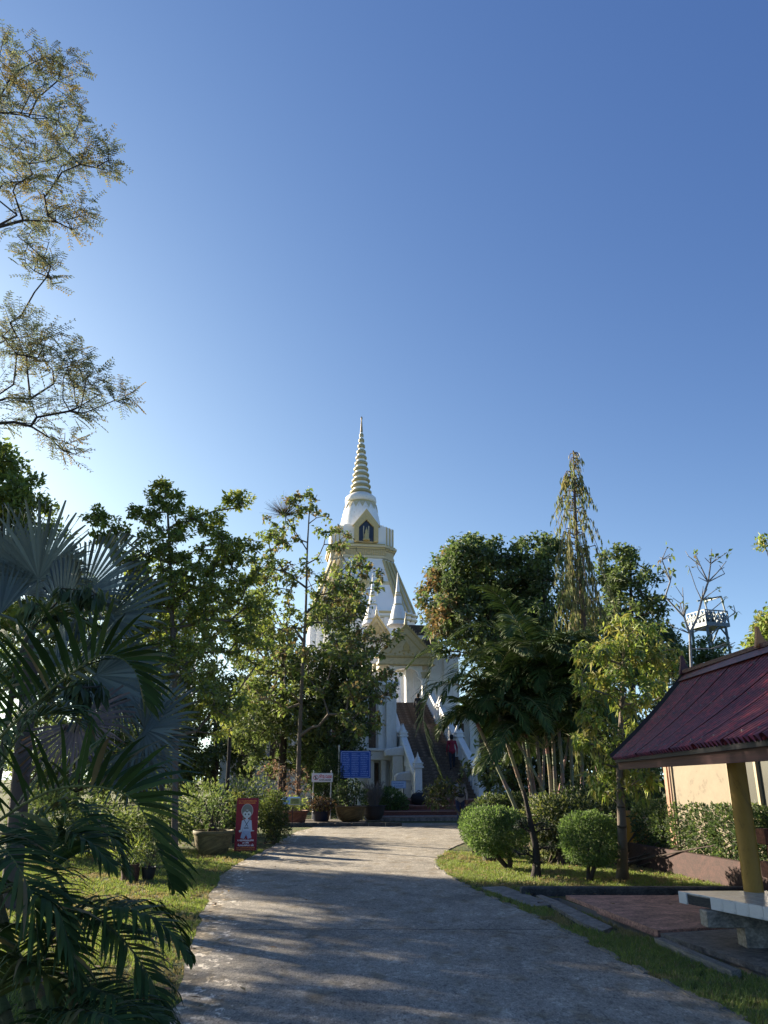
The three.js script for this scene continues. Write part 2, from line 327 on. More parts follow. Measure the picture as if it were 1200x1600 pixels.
const roadR = smooth([V(3.1, 0, 4), gp(1165, 1600), gp(1040, 1540), gp(930, 1480), gp(850, 1440), gp(786, 1412), gp(735, 1388), gp(700, 1368), gp(680, 1352), gp(690, 1336), gp(716, 1322), gp(745, 1308), gp(790, 1294)], 70);
for (const e of [roadL, roadR]) for (const p of e) { const k = 0.035; p.x += k * (noise2(p.x * 3, p.z * 2.3) + 0.9 * noise2(p.x * 9, p.z * 8)); p.z += k * noise2(p.z * 3 + 7, p.x * 3); }
const roadPoly = [...roadL, gp(500, 1286.5), gp(800, 1286.5), ...roadR.slice().reverse()];
const inPoly = (x, z, poly) => { let r = false; for (let i = 0, j = poly.length - 1; i < poly.length; j = i++) { const a = poly[i], b = poly[j]; if ((a.z > z) !== (b.z > z) && x < (b.x - a.x) * (z - a.z) / (b.z - a.z) + a.x) r = !r; } return r; };
// open drain beside the pavilion
const dA = gp(846, 1404), dB = gp(1230, 1548), dW = 0.26, dDir = dB.clone().sub(dA).setY(0).normalize(), dN = V(-dDir.z, 0, dDir.x);
if (dN.x < 0) dN.multiplyScalar(-1);
dB.addScaledVector(dDir, 3);
const dA2 = dA.clone().addScaledVector(dN, dW), dB2 = dB.clone().addScaledVector(dN, dW);
const drainPoly = [dA, dB, dB2, dA2];
const groundMap = tex(1024, 1024, (x, y) => {
  const a = tn(x, y, 1024, 7), b = tn(x, y, 1024, 30, 4), c = tn(x, y, 1024, 120, 8), s = speck(x, y), dry = a * 0.6 + b * 0.4 > 0.25 ? 1 : 0, k = 0.8 + 0.25 * b + 0.3 * c + (s - 0.5) * 0.7;
  return dry ? [112 * k, 102 * k, 58 * k] : [84 * k, 100 * k, 38 * k];
}, true, [1 / 5, 1 / 5]);
const E6 = 300;
struct('ground', flat([V(-E6, 0, E6), V(E6, 0, E6), V(E6, 0, -2 * E6), V(-E6, 0, -2 * E6)], 0, [drainPoly]), new THREE.MeshStandardMaterial({ map: groundMap, roughness: 1, bumpMap: grainBump, bumpScale: 0.02 }));
{
  const g = [], q = (a, b, y0, y1) => { const m = new THREE.BufferGeometry(); m.setAttribute('position', new THREE.BufferAttribute(new Float32Array([a.x, y0, a.z, b.x, y0, b.z, b.x, y1, b.z, a.x, y0, a.z, b.x, y1, b.z, a.x, y1, a.z]), 3)); m.computeVertexNormals(); return m; };
  g.push(flat(drainPoly, -0.2)); for (let i = 0; i < 4; i++) g.push(q(drainPoly[i], drainPoly[(i + 1) % 4], -0.2, 0.001));
  struct('drain_channel', g, std(0.34, 0.31, 0.27, 0.9, { map: dirtMap, side: THREE.DoubleSide }));
}
// worn concrete road: pale scuffs, dark damp patches, scraped paint by its left edge
const roadMap = (() => {
  const W = 1536, H = 2048, X0 = -6, XW = 12, Z0 = 4, ZL = 36;
  const edge = (z) => { let b = -3, d = 9; for (const p of roadL) { const e = Math.abs(p.z - z); if (e < d) { d = e; b = p.x; } } return b; };
  const rows = []; for (let y = 0; y < H; y++) rows.push(edge(Z0 - y / H * ZL));
  const t = tex(W, H, (x, y) => {
    const wx = X0 + x / W * XW, wz = -(Z0 - y / H * ZL), a = fbm2(wx * 0.45, wz * 0.35), b = fbm2(wx * 2.3 + 20, wz * 1.6), c = fbm2(wx * 11, wz * 9 + 4), s = speck(x * 1, y * 3 + (x >> 8) * 57), s2 = speck(x + 91, y + 37 + (y >> 8) * 91);
    let k = 138 + a * 18 + b * 10 + c * 12 + (s - 0.5) * 46;
    if (s2 > 0.985) k += 46; if (s2 < 0.02) k -= 44;
    if (b > 0.28 && c > 0.05) k += 16;
    if (c < -0.4) k -= 20;
    const el = wx - rows[y], pm = fbm2(wx * 6 + 40, wz * 4);
    if (el < 0.42 && pm > 0.3 && fbm2(wx, wz * 0.7 + 60) > -0.1) k += 75;
    if (el < 0.2) k += 14 * fbm2(wx * 8, wz * 8);
    const dirt = Math.min(1, Math.max(0, fbm2(wx * 1.7 + 80, wz * 1.2 + 9) * 1.6 - 0.25 + (el < 0.25 ? 0.5 : 0)) * (0.5 + s));
    if (Math.abs(wz - 9.55 - 0.03 * noise2(wx * 1.3, 3) - 0.01 * noise2(wx * 9, 8)) < 0.016 || Math.abs(wz - 15.1 - 0.03 * noise2(wx * 1.1, 9)) < 0.014 || Math.abs(wz - 21 - 0.03 * noise2(wx * 1.1, 5)) < 0.02) k -= 66;
    if (Math.abs(noise2(wx * 0.55 + 3, wz * 0.5 + 70) + 0.25 * noise2(wx * 3, wz * 3)) < 0.006) k -= 38;
    if (fbm2(wx * 0.8 + 200, wz * 0.5) > 0.42) k -= 12;
    return [k * (1.045 - dirt * 0.16), k * (1 - dirt * 0.2), k * (0.91 - dirt * 0.26)];
  });
  return t;
})();
{
  const g = slab(roadPoly, -0.05, 0.014), p = g.attributes.position, uv = g.attributes.uv;
  for (let i = 0; i < p.count; i++) uv.setXY(i, (p.getX(i) + 6) / 12, (4 - p.getZ(i)) / 36);
  const bump = grainBump.clone(); bump.repeat.set(10, 30);
  struct('road', g, new THREE.MeshStandardMaterial({ map: roadMap, roughness: 0.85, bumpMap: bump, bumpScale: 0.006, color: C(0.95, 0.95, 0.95) }));
}
// pale mortar lip along the right edge of the road
{
  const g = []; let k = 0;
  for (let i = 4; i < 52; i++) { if (noise2(i * 0.5, 3) < -0.25) continue; const a = roadR[i], b = roadR[i + 1], d = b.clone().sub(a), L = d.length(); g.push(box(0.05 + 0.03 * noise2(i, 9), 0.03, L * 1.02, (a.x + b.x) / 2 + 0.01, 0.012 + 0.003 * (k++ % 2), (a.z + b.z) / 2, Math.atan2(d.x, d.z))); }
  struct('road_edge', g, M.concrete);
}
// kerb wall behind the tiled yard, concrete strips, tiled yard, pavilion floor
{
  const a = gp(815, 1400), b = gp(1075, 1399); b.x += 0.9;
  struct('kerb', cbox(b.x - a.x, 0.145, 0.16, (a.x + b.x) / 2, -0.03, a.z - 0.06, 0.02), M.darkconcrete);
  struct('path', slab([gp(750, 1389), gp(788, 1388), gp(868, 1417), gp(832, 1421)], -0.02, 0.03), M.concrete);
  struct('path', slab([gp(872, 1413), gp(846, 1403), gp(838, 1404), gp(908, 1447), gp(942, 1461), gp(958, 1455)], -0.02, 0.042), M.concrete);
  const yl = dA2.clone().addScaledVector(dN, 0.05), e1 = gp(1028, 1462), e2 = gp(1240, 1448);
  const yard = [yl.clone().addScaledVector(dDir, 0.12), e1, e2, gp(1260, 1405)];
  const tileMap = tex(512, 512, (x, y) => { const n = tn(x, y, 512, 8) * 0.5 + tn(x, y, 512, 40, 6) * 0.5, s = speck(x, y), k = 0.86 + n * 0.3 + (s - 0.5) * 0.45; return [190 * k, 142 * k, 122 * k]; }, true, [0.4, 0.4]);
  struct('tiled_yard', slab(yard, -0.02, 0.05), new THREE.MeshStandardMaterial({ map: tileMap, roughness: 0.8 }));
  const f1 = dB2.clone().addScaledVector(dN, 0.05);
  struct('pavilion_floor', slab([e1.clone().add(V(0.02, 0, 0.03)), f1, V(f1.x + 6, 0, f1.z), V(e2.x + 5, 0, e2.z - 3), V(e2.x + 0.1, 0, e2.z + 0.03)], -0.02, 0.03), std(0.3, 0.27, 0.23, 0.85, { map: dirtMap, bumpMap: grainBump, bumpScale: 0.003 }));
  const k1 = gp(1030, 1478), k2 = gp(1152, 1532), d = k2.clone().sub(k1);
  struct('drain_edging', box(0.09, 0.09, d.length(), (k1.x + k2.x) / 2, 0.03, (k1.z + k2.z) / 2, Math.atan2(d.x, d.z)), M.concrete);
}
// ---------------------------------------------------------------- open pavilion at the right
{
  const t = thing('pavilion', 'open pavilion with maroon corrugated roof on mustard yellow round column', 'pavilion', V(4.4, 0, -8.6));
  const O = t.position, loc = (p) => p.clone().sub(O);
  const maroon = std(0.2, 0.035, 0.045, 0.5, { map: dirtMap }), trim = std(0.13, 0.035, 0.04, 0.6, { map: dirtMap }), black = std(0.02, 0.017, 0.02, 0.7);
  const e0 = at(957, 1186, 12.1), e1 = at(1200, 1153, 5.4), r0 = at(1072, 1056, 11.6);
  e1.y = e0.y; e1.lerp(e0, -0.25); const eaveDir = e1.clone().sub(e0).normalize();
  const rd = ray(1200, 1015), r1 = rd.multiplyScalar((r0.y - EYE) / rd.y).add(camera.position); r1.lerp(r0, 1 - 7.6 / r0.distanceTo(r1));
  // corrugated sheet from ridge to eave, both sides
  const sheet = (ea, eb, ra, rb, amp, pitch) => {
    const L = ea.distanceTo(eb), nU = Math.round(L / pitch) * 8, nV = 6, g = new THREE.PlaneGeometry(1, 1, nU, nV), p = g.attributes.position, uv = g.attributes.uv;
    const nrm = V(0, 0, 0).crossVectors(eb.clone().sub(ea), ra.clone().sub(ea)).normalize(); if (nrm.y < 0) nrm.negate();
    for (let j = 0; j <= nV; j++) for (let i = 0; i <= nU; i++) {
      const u = i / nU, v = 1 - j / nV, a = ea.clone().lerp(eb, u).lerp(ra.clone().lerp(rb, u), v);
      a.y -= 0.05 * Math.sin(v * Math.PI); const cw = Math.cos(i / 8 * 2 * Math.PI); a.addScaledVector(nrm, amp * Math.sign(cw) * Math.pow(Math.abs(cw), 0.6));
      const k = j * (nU + 1) + i; p.setXYZ(k, a.x - O.x, a.y - O.y, a.z - O.z); uv.setXY(k, u * L * 0.5, v);
    }
    g.computeVertexNormals(); return g;
  };
  const rusty = tex(512, 512, (x, y) => { const n = tn(x, y, 512, 6) * 0.5 + tn(x, y, 512, 26, 3) * 0.5, q = tn(x, y, 512, 14, 9), k = 1 + n * 0.28 + (speck(x, y) - 0.5) * 0.22; const f = q > 0.42 ? 1.25 : 1; return [112 * k * f, 57 * k, 56 * k]; });
  const roofM = new THREE.MeshStandardMaterial({ map: rusty, roughness: 0.5, side: THREE.DoubleSide });
  { const n = 9; for (let i = 0; i < n; i++) { const a = i / n, b = Math.min(1, (i + 1) / n + 0.008), up = V(-0.001, 0.0025 * (i % 2), 0), E0 = e0.clone().lerp(e1, a).add(up), E1 = e0.clone().lerp(e1, b).add(up), R0 = r0.clone().lerp(r1, a).add(up), R1 = r0.clone().lerp(r1, b).add(up); E0.addScaledVector(E0.clone().sub(R0).normalize(), 0.025 * noise2(i, 4)); part(t, 'roof_sheet', sheet(E0, E1, R0, R1, 0.028, 0.12), roofM); } }
  { const bolt = lathe([[0.013, 0], [0.013, 0.012], [0.006, 0.02], [0.001, 0.021]], 6), bm = std(0.16, 0.12, 0.11, 0.5); for (const v of [0.06, 0.5, 0.86]) for (let i = 0; i < 22; i++) { const u = (i + 0.5) / 22, q = e0.clone().lerp(e1, u).lerp(r0.clone().lerp(r1, u), v); q.y -= 0.05 * Math.sin(v * Math.PI); const m = part(t, 'roof_bolt', bolt, bm); m.position.copy(loc(q)).add(V(-0.012, 0.014, 0)); m.rotation.z = 0.75; } }
  const m0 = r0.clone().multiplyScalar(2).sub(e0); m0.y = e0.y; const m1 = r1.clone().multiplyScalar(2).sub(e1); m1.y = e1.y; m0.z = r0.z + (r0.z - e0.z) ; m1.z = r1.z;
  part(t, 'roof', sheet(m0, m1, r0, r1, 0.016, 0.1), roofM);
  const bar = (a, b, w, h, mat, name, dy = 0) => { const d = b.clone().sub(a), L = d.length(), g = box(w, h, L), q = new THREE.Object3D(); q.position.copy(loc(a.clone().add(b).multiplyScalar(0.5))); q.position.y += dy; q.lookAt(q.position.clone().add(d)); q.updateMatrix(); return part(t, name, g.applyMatrix4(q.matrix), mat); };
  bar(r0, r1, 0.16, 0.05, trim, 'ridge_cap', 0.05);
  { const rl = r0.clone().lerp(e0, 0.11), rl1 = r1.clone().lerp(e1, 0.11); const g = new THREE.BufferGeometry(), v = [r0, r1, rl1, r0, rl1, rl].map((p, i) => loc(p)); const a = new Float32Array(18); v.forEach((p, i) => { a[i * 3] = p.x - 0.02; a[i * 3 + 1] = p.y + 0.045; a[i * 3 + 2] = p.z; }); g.setAttribute('position', new THREE.BufferAttribute(a, 3)); g.setAttribute('uv', new THREE.BufferAttribute(new Float32Array([0, 0, 4, 0, 4, 0.2, 0, 0, 4, 0.2, 0, 0.2]), 2)); g.computeVertexNormals(); part(t, 'ridge_flashing', g, new THREE.MeshStandardMaterial({ color: C(0.22, 0.06, 0.06), map: dirtMap, roughness: 0.5, side: THREE.DoubleSide })); }
  bar(e0.clone().add(V(0.05, -0.03, 0)), e1.clone().add(V(0.05, -0.03, 0)), 0.03, 0.05, black, 'drip_edge');
  bar(e0.clone().add(V(0.1, -0.095, 0)), e1.clone().add(V(0.1, -0.095, 0)), 0.035, 0.11, trim, 'fascia_board');
  // barge board with raised tip along the gable edge
  { const n = 10; const g = []; for (let i = 0; i < n; i++) { const f = (k) => { const p = e0.clone().lerp(r0, k); p.y -= 0.05 * Math.sin(k * Math.PI) - 0.02; return loc(p); }; const a = f(i / n), b = f((i + 1) / n), d = b.clone().sub(a), q = new THREE.Object3D(); q.position.copy(a).add(b).multiplyScalar(0.5); q.lookAt(q.position.clone().add(d)); q.updateMatrix(); g.push(box(0.09, 0.1, d.length() * 1.04).applyMatrix4(q.matrix)); } part(t, 'barge_board', g, black); }
  const fin = (s) => extr([[-0.09, 0], [0.13, 0], [0.1, 0.06], [0.035, 0.17], [0.0, 0.32], [-0.03, 0.33], [-0.045, 0.18], [-0.07, 0.07]].map(([a, b]) => [a * s, b * s]), 0.05, 0.006);
  part(t, 'roof_finial', fin(0.82).translate(r0.x - O.x - 0.03, r0.y + 0.02, r0.z - O.z), trim);
  { const q = at(1187, 1012, 9.2); part(t, 'roof_finial', fin(0.72).translate(q.x - O.x, r0.y + 0.04, q.z - O.z), std(0.42, 0.17, 0.05, 0.5)).userData.label = 'orange pointed roof finial'; }
  const cb = gp(1178, 1393, 0.47), ct = 1.84;
  const colM = std(0.45, 0.24, 0.03, 0.55, { map: plasterMap, bumpMap: grainBump, bumpScale: 0.002 });
  part(t, 'column', lathe([[0.098, 0], [0.098, ct - 0.03]], 28, cb.x - O.x, 0.03, cb.z - O.z), colM);
  for (const [dx, dz] of [[0.45, 3.6], [2.4, 0.1], [2.4, 3.6]]) part(t, 'column', lathe([[0.098, 0], [0.098, ct - 0.03]], 20, cb.x - O.x + dx, 0.03, cb.z - O.z + dz), colM);
  const bm = std(0.5, 0.42, 0.33, 0.7);
  part(t, 'soffit', [box(0.06, 0.09, 6.6, cb.x - O.x + 0.02, 1.88, 1.0, 0.1), box(2.4, 0.09, 0.06, cb.x - O.x + 1.2, 1.875, cb.z - O.z)], bm);
  for (let i = 0; i < 6; i++) bar(e0.clone().lerp(e1, 0.1 + i * 0.16).add(V(0.12, 0.0, 0)), r0.clone().lerp(r1, 0.1 + i * 0.16).add(V(0, -0.1, 0)), 0.05, 0.07, bm, 'rafter');
}
// tiled bench of the pavilion
{
  const H = 0.47, A = gp(1060, 1392, H), B = gp(1073, 1395, H), Cc = gp(1200, 1418, H), D = Cc.clone().sub(B).setY(0).normalize();
  const E = B.clone().addScaledVector(D, 2.6), top = [A, B, E, V(E.x + 1.25, 0, E.z - 0.3), V(A.x + 1.6, 0, A.z - 0.02)];
  const t = thing('bench', 'white tiled concrete bench with chipped edge round the pavilion column', 'bench', V(A.x + 0.6, 0, A.z + 0.3));
  const O = t.position, tl = std(0.72, 0.73, 0.74, 0.22, { map: plasterMap }), cr = std(0.52, 0.45, 0.36, 0.85, { map: dirtMap, bumpMap: grainBump, bumpScale: 0.004 });
  const sh = (pts) => pts.map((p) => V(p.x - O.x, 0, p.z - O.z));
  const inset = (pts, k) => { const c = pts.reduce((s, p) => s.add(p), V(0, 0, 0)).divideScalar(pts.length); return pts.map((p) => p.clone().lerp(c, k)); };
  part(t, 'slab', slab(inset(sh(top), 0.012), H - 0.1, H - 0.012), cr);
  // top tiles laid in rows clipped to the slab, joints left open
  const px = sh(top), s = 0.2, d = D, nrm = V(D.z, 0, -D.x); if (nrm.x < 0) nrm.negate();
  const b0 = V(B.x - O.x, 0, B.z - O.z), inside = (q) => inPoly(q.x, q.z, px);
  const tg = cbox(s - 0.004, 0.012, s - 0.004, 0, 0, 0, 0.002);
  for (let i = -4; i < 14; i++) for (let j = 0; j < 8; j++) {
    const c = b0.clone().addScaledVector(d, (i + 0.5) * s).addScaledVector(nrm, (j + 0.5) * s + 0.012);
    const cs = [[-1, -1], [1, -1], [1, 1], [-1, 1]].map(([u, v]) => c.clone().addScaledVector(d, u * (s / 2 - 0.002)).addScaledVector(nrm, v * (s / 2 - 0.002)));
    const ok = cs.filter(inside).length; if (!ok) continue;
    if (ok === 4) { const m = part(t, 'tile', tg, tl); m.position.set(c.x, H - 0.012, c.z); m.rotation.y = Math.atan2(d.x, d.z); }
    else { // cut tile at the rim
      let poly = cs; for (let e = 0; e < px.length; e++) { const a = px[e], bq = px[(e + 1) % px.length], out = [], side = (q) => (bq.x - a.x) * (q.z - a.z) - (bq.z - a.z) * (q.x - a.x); const ref = Math.sign(side(V(0.2, 0, 0.2))) || 1; for (let k = 0; k < poly.length; k++) { const p = poly[k], q = poly[(k + 1) % poly.length], sp = side(p) * ref, sq = side(q) * ref; if (sp >= 0) out.push(p); if (sp * sq < 0) out.push(p.clone().lerp(q, sp / (sp - sq))); } poly = out; if (poly.length < 3) break; }
      if (poly.length >= 3) part(t, 'tile', slab(poly, H - 0.012, H), tl);
    }
  }
  // edge tiles on the front face, two missing where the concrete shows
  const edge = (P, Q, skip) => { const L = P.distanceTo(Q), n = Math.max(1, Math.round(L / 0.16)), dir = Q.clone().sub(P).normalize(), ng = V(dir.z, 0, -dir.x), g = cbox(0.012, 0.108, L / n - 0.004, 0, 0, 0, 0.002); for (let i = 0; i < n; i++) { if (skip.includes(i)) continue; const m = part(t, 'edge_tile', g, tl); const c = P.clone().addScaledVector(dir, (i + 0.5) * L / n); m.position.set(c.x - O.x, H - 0.112, c.z - O.z); m.rotation.y = Math.atan2(dir.x, dir.z); } };
  edge(A, B, []); edge(B, E, [0, 1]);
  part(t, 'chipped_edge', (() => { const g = box(0.02, 0.085, 0.31, 0, 0, 0); g.rotateY(Math.atan2(D.x, D.z)); const c = B.clone().addScaledVector(D, 0.165); return g.translate(c.x - O.x + 0.008, H - 0.062, c.z - O.z); })(), M.darkconcrete);
  // corbel beam and leg
  const along = Math.atan2(D.x, D.z);
  const L1 = gp(1155, 1482), leg = cbox(0.5, 0.3, 0.16, 0, 0, 0, 0.01);
  const by = 0.2; const bq = at(1078, 1440, A.z * -1 - 0.1);
  part(t, 'beam', cbox(1.9, 0.15, 0.18, 0, 0, 0, 0.01).translate(bq.x - O.x + 0.98, 0.2, L1.z - O.z + 0.05), cr);
  part(t, 'leg', cbox(0.8, 0.19, 0.2, L1.x - O.x + 0.42, 0.02, L1.z - O.z + 0.05, 0.01), cr);
  part(t, 'leg', cbox(0.5, 0.35, 0.2, L1.x - O.x + 0.75, 0.02, L1.z - O.z + 1.9, 0.01), cr);
}
// ---------------------------------------------------------------- cream house behind the hedge, raised planter, hedge
{
  const P0 = at(1040, 1230, 15); P0.y = 0; const d = V(0.25, 0, 0.97).normalize(), nrm = V(-0.97, 0, 0.25);
  const t = thing('house', 'cream painted house with sunlit wall and aluminium window behind the hedge', 'house', P0, Math.atan2(d.x, d.z));
  // local: z along the wall towards the camera, -x outwards
  const cream = std(0.3, 0.255, 0.19, 0.85, { map: plasterMap, bumpMap: grainBump, bumpScale: 0.002 }), fr = std(0.36, 0.29, 0.17, 0.45);
  const wz0 = 1.78, wz1 = 3.1, wy0 = 0.95, wy1 = 2.0;
  part(t, 'wall', [box(0.2, 2.6, wz0, 0.1, 1.3, wz0 / 2), box(0.2, wy0, wz1 - wz0, 0.1, wy0 / 2, (wz0 + wz1) / 2), box(0.2, 2.6 - wy1, wz1 - wz0, 0.1, (2.6 + wy1) / 2, (wz0 + wz1) / 2), box(0.2, 2.6, 3.5, 0.1, 1.3, wz1 + 1.75), box(4, 2.6, 0.2, 2.2, 1.3, 0.1), box(4, 2.6, 0.2, 2.2, 1.3, 6.9)], cream);
  part(t, 'corner_trim', box(0.05, 2.6, 0.09, -0.02, 1.3, 0.1), std(0.4, 0.24, 0.16, 0.8));
  part(t, 'eave', box(4.4, 0.12, 7.1, 2.2, 2.66, 3.5), M.white2);
  const w = part(t, 'window', [box(0.08, 0.06, wz1 - wz0, 0.03, wy1 - 0.03, (wz0 + wz1) / 2), box(0.08, 0.06, wz1 - wz0, 0.03, wy0 + 0.03, (wz0 + wz1) / 2), box(0.08, wy1 - wy0 - 0.12, 0.06, 0.03, (wy0 + wy1) / 2, wz0 + 0.03), box(0.08, wy1 - wy0 - 0.12, 0.06, 0.03, (wy0 + wy1) / 2, wz1 - 0.03), box(0.07, wy1 - wy0 - 0.12, 0.05, 0.03, (wy0 + wy1) / 2, (wz0 + wz1) / 2)], fr);
  for (const k of [0, 1]) part(w, 'pane', box(0.006, wy1 - wy0 - 0.12, (wz1 - wz0) / 2 - 0.085, 0.05, (wy0 + wy1) / 2, wz0 + (wz1 - wz0) * (0.25 + 0.5 * k) + (k ? -0.003 : 0.003)), std(0.1, 0.1, 0.085, 0.25));
  part(w, 'sill', box(0.16, 0.05, wz1 - wz0 + 0.1, -0.03, wy0 - 0.03, (wz0 + wz1) / 2), fr);
  part(t, 'pipe', lathe([[0.02, 0], [0.02, 2.2]], 8, -0.035, 0, 0.22), std(0.45, 0.3, 0.22, 0.6));
}
{
  const a = gp(985, 1352), b = gp(1160, 1392), d = b.clone().sub(a), L = d.length() + 1.0, dir = d.clone().normalize();
  const t = thing('planter', 'low dark red brick-coloured planter wall under the clipped hedge', 'planter', a, Math.atan2(dir.x, dir.z));
  part(t, 'wall', cbox(0.12, 0.42, L, 0.06, -0.02, L / 2 - 0.1, 0.01), std(0.085, 0.035, 0.028, 0.8, { map: dirtMap, bumpMap: grainBump, bumpScale: 0.004 }));
  part(t, 'soil', box(0.7, 0.3, L, 0.5, 0.2, L / 2 - 0.1), std(0.05, 0.035, 0.025, 1));
  reseed(5);
  const body = []; const n = 7; for (let i = 0; i < n; i++) body.push([0.42, 0.72, (i + 0.5) * L / n - 0.1, 0.34, 0.46, L / n * 0.62, 3600]);
  shrub('hedge', 'long clipped dark green hedge in the low planter before the cream house', undefined, V(a.x, 0, a.z).add(V(0, 0.02, 0)), { body: body.map(([x, y, z, ...r]) => { const c = Math.cos(t.rotation.y), s = Math.sin(t.rotation.y); return [x * c + z * s, y, -x * s + z * c, ...r]; }), L: 0.06, pal: [[0.06, 0.1, 0.03], [0.08, 0.13, 0.035], [0.05, 0.085, 0.03], [0.13, 0.18, 0.045]], square: 0.55, thick: 0.5, rough: 0.05, stems: 14, foot: 0.4, sr: 0.015 }, 'hedge').position.set(a.x, 0.02, a.z);
}
{ // stacked terracotta blocks beside the house and a table edge
  const q = at(1196, 1330, 10.8); q.y = 0;
  const t = thing('block_wall', 'low wall of stacked terracotta blocks behind the pavilion column', 'wall', q.clone().add(V(0.15, 0, 0)), 0.1);
  const bm = [std(0.42, 0.17, 0.1, 0.85, { map: dirtMap }), std(0.38, 0.145, 0.085, 0.85, { map: dirtMap }), std(0.46, 0.2, 0.12, 0.85, { map: dirtMap })], g = cbox(0.39, 0.19, 0.2, 0, 0, 0, 0.012);
  for (let j = 0; j < 5; j++) for (let i = 0; i < 4; i++) { const m = part(t, 'block', g, bm[(i * 2 + j) % 3]); m.position.set(i * 0.4 + (j % 2) * 0.12, j * 0.196, gauss() * 0.006); }
}
// ---------------------------------------------------------------- temple on its terrace: one axis from the steps to the great stupa
const TH = Math.atan(0.136), ax = V(-Math.sin(TH), 0, -Math.cos(TH)), T0 = V(2.9, 0, -36);
const onAxis = (s, r = 0, y = 0) => T0.clone().addScaledVector(ax, s).add(V(Math.cos(TH) * r, y, -Math.sin(TH) * r));
{ // great stupa: heights read from its sight lines at 75 m
  const s0 = 39.4, pos = onAxis(s0), D = -pos.z, H = (py) => at(563, py, D).y, W = (px, py) => px * mpp(py, D);
  const t = thing('stupa', 'tall white and gold stupa with ringed spire rising above the trees', 'stupa', pos, TH);
  const seg = 40, Hq = (py, w) => at(563, py, D - w).y, Wq = (px, py, w) => px * mpp(py, D - w);
  part(t, 'finial', lathe([[0.001, H(650)], [W(1.6, 655), H(653)], [W(0.9, 655), H(657)], [W(1.3, 660), H(662)], [W(2.2, 670), H(676)]], 16), std(0.3, 0.22, 0.12, 0.5));
  part(t, 'spire', lathe([[W(2.2, 676), H(676)], [W(3, 690), H(692)], [W(13.5, 770), H(771)], [W(15.5, 776), H(778)]], seg), M.white);
  { let y = 678, k = 0; const ys = [678, 686, 695, 704, 713, 722, 731, 740, 749, 758, 767]; for (const yy of ys) { const f = (yy - 678) / 89, r = W(3.4 + 13.6 * f, yy), h = (H(yy) - H(yy + 5.2)); part(t, 'ring', lathe([[r * 0.7, H(yy + 5.2)], [r * 0.93, H(yy + 5)], [r, H(yy + 3.6)], [r, H(yy + 2)], [r * 0.9, H(yy + 0.5)], [r * 0.7, H(yy)]], 32), M.ring); } }
  part(t, 'collar', lathe([[W(17, 776), H(774)], [W(20, 776), H(776)], [W(23.6, 780), H(779)], [W(24.4, 783), H(782)], [W(24.4, 785), H(785.5)], [W(23, 787), H(787.5)], [W(20, 789), H(788)]], seg), M.white2);
  part(t, 'collar_band', lathe([[W(22.8, 787), H(787)], [W(23, 789), H(790)], [W(21, 790), H(790.5)]], seg), M.gold);
  part(t, 'bell', lathe([[W(20, 788), H(788)], [W(23.5, 790), H(790)], [W(25.5, 797), H(797)], [W(28, 806), H(806)], [W(30, 816), H(816)], [W(32.5, 828), H(828)], [W(34, 836), H(836)]], seg), M.white);
  for (let i = 0; i < 16; i++) { const a = i / 16 * 6.283, r = W(23.9, 792), m = part(t, 'petal', extr([[-0.32, 0], [0.32, 0], [0, -0.72]], 0.04), M.goldpale); m.position.set(Math.sin(a) * r, H(790.3), Math.cos(a) * r); m.rotation.y = a; m.rotation.x = -0.28; m.rotation.order = 'YXZ'; }
  // stepped-corner plan
  const plan = (w, st = 0.12) => { const q = [[1, 0], [1, 1 - 3 * st], [1 - st, 1 - 3 * st], [1 - st, 1 - 2 * st], [1 - 2 * st, 1 - 2 * st], [1 - 2 * st, 1 - st], [1 - 3 * st, 1 - st], [1 - 3 * st, 1]]; const o = []; for (let k = 0; k < 4; k++) for (const [a, b] of q.slice(1)) { const c = [1, 0, -1, 0][k], s = [0, 1, 0, -1][k]; o.push([(a * c - b * s) * w, (a * s + b * c) * w]); } return o; };
  const prism = (w0, w1, y0, y1, st) => { // stepped prism or frustum with flat faces
    const a = plan(w0, st), b = plan(w1, st), n = a.length, v = []; const P = (q, y) => [q[0], y, -q[1]];
    for (let i = 0; i < n; i++) { const j = (i + 1) % n; v.push(...P(a[i], y0), ...P(a[j], y0), ...P(b[j], y1), ...P(a[i], y0), ...P(b[j], y1), ...P(b[i], y1)); }
    const cap = new THREE.ShapeGeometry(new THREE.Shape(b.map(([x, y]) => new THREE.Vector2(x, y)))).rotateX(-Math.PI / 2).translate(0, y1, 0).toNonIndexed();
    const g = new THREE.BufferGeometry(); g.setAttribute('position', new THREE.BufferAttribute(new Float32Array(v), 3)); g.computeVertexNormals(); return [g, cap];
  };
  const wb = Wq(49, 840, 3.2), HU = (py) => Hq(py, 3.2);
  part(t, 'upper_block', prism(wb, wb, HU(858), HU(819)), M.white);
  for (const [sx] of [[1], [-1]]) for (const k of [0.76, 0.88, 1.0]) part(t, 'gold_strip', box(0.12, HU(820) - HU(855), 0.1, sx * wb * k, (HU(820) + HU(855)) / 2, wb * (k === 1 ? 0.64 : k === 0.88 ? 0.76 : 0.88)), M.gold);
  // niche with a gold pointed frame
  const ny0 = HU(848), ny1 = HU(824), ap = HU(802), nw = W(17.5, 830);
  const n0 = part(t, 'niche', extr([[-nw, ny0], [nw, ny0], [nw, ny1], [0, ap], [-nw, ny1]], 0.5), M.goldpale); n0.position.set(W(3, 830), 0, wb - 0.1);
  const fr = [[-nw, ny0], [-nw * 0.66, ny0], [-nw * 0.66, ny1 - 0.1], [0, ap - 0.75], [nw * 0.66, ny1 - 0.1], [nw * 0.66, ny0], [nw, ny0], [nw, ny1], [nw * 1.16, ny1], [0, ap + 0.3], [-nw * 1.16, ny1], [-nw, ny1]];
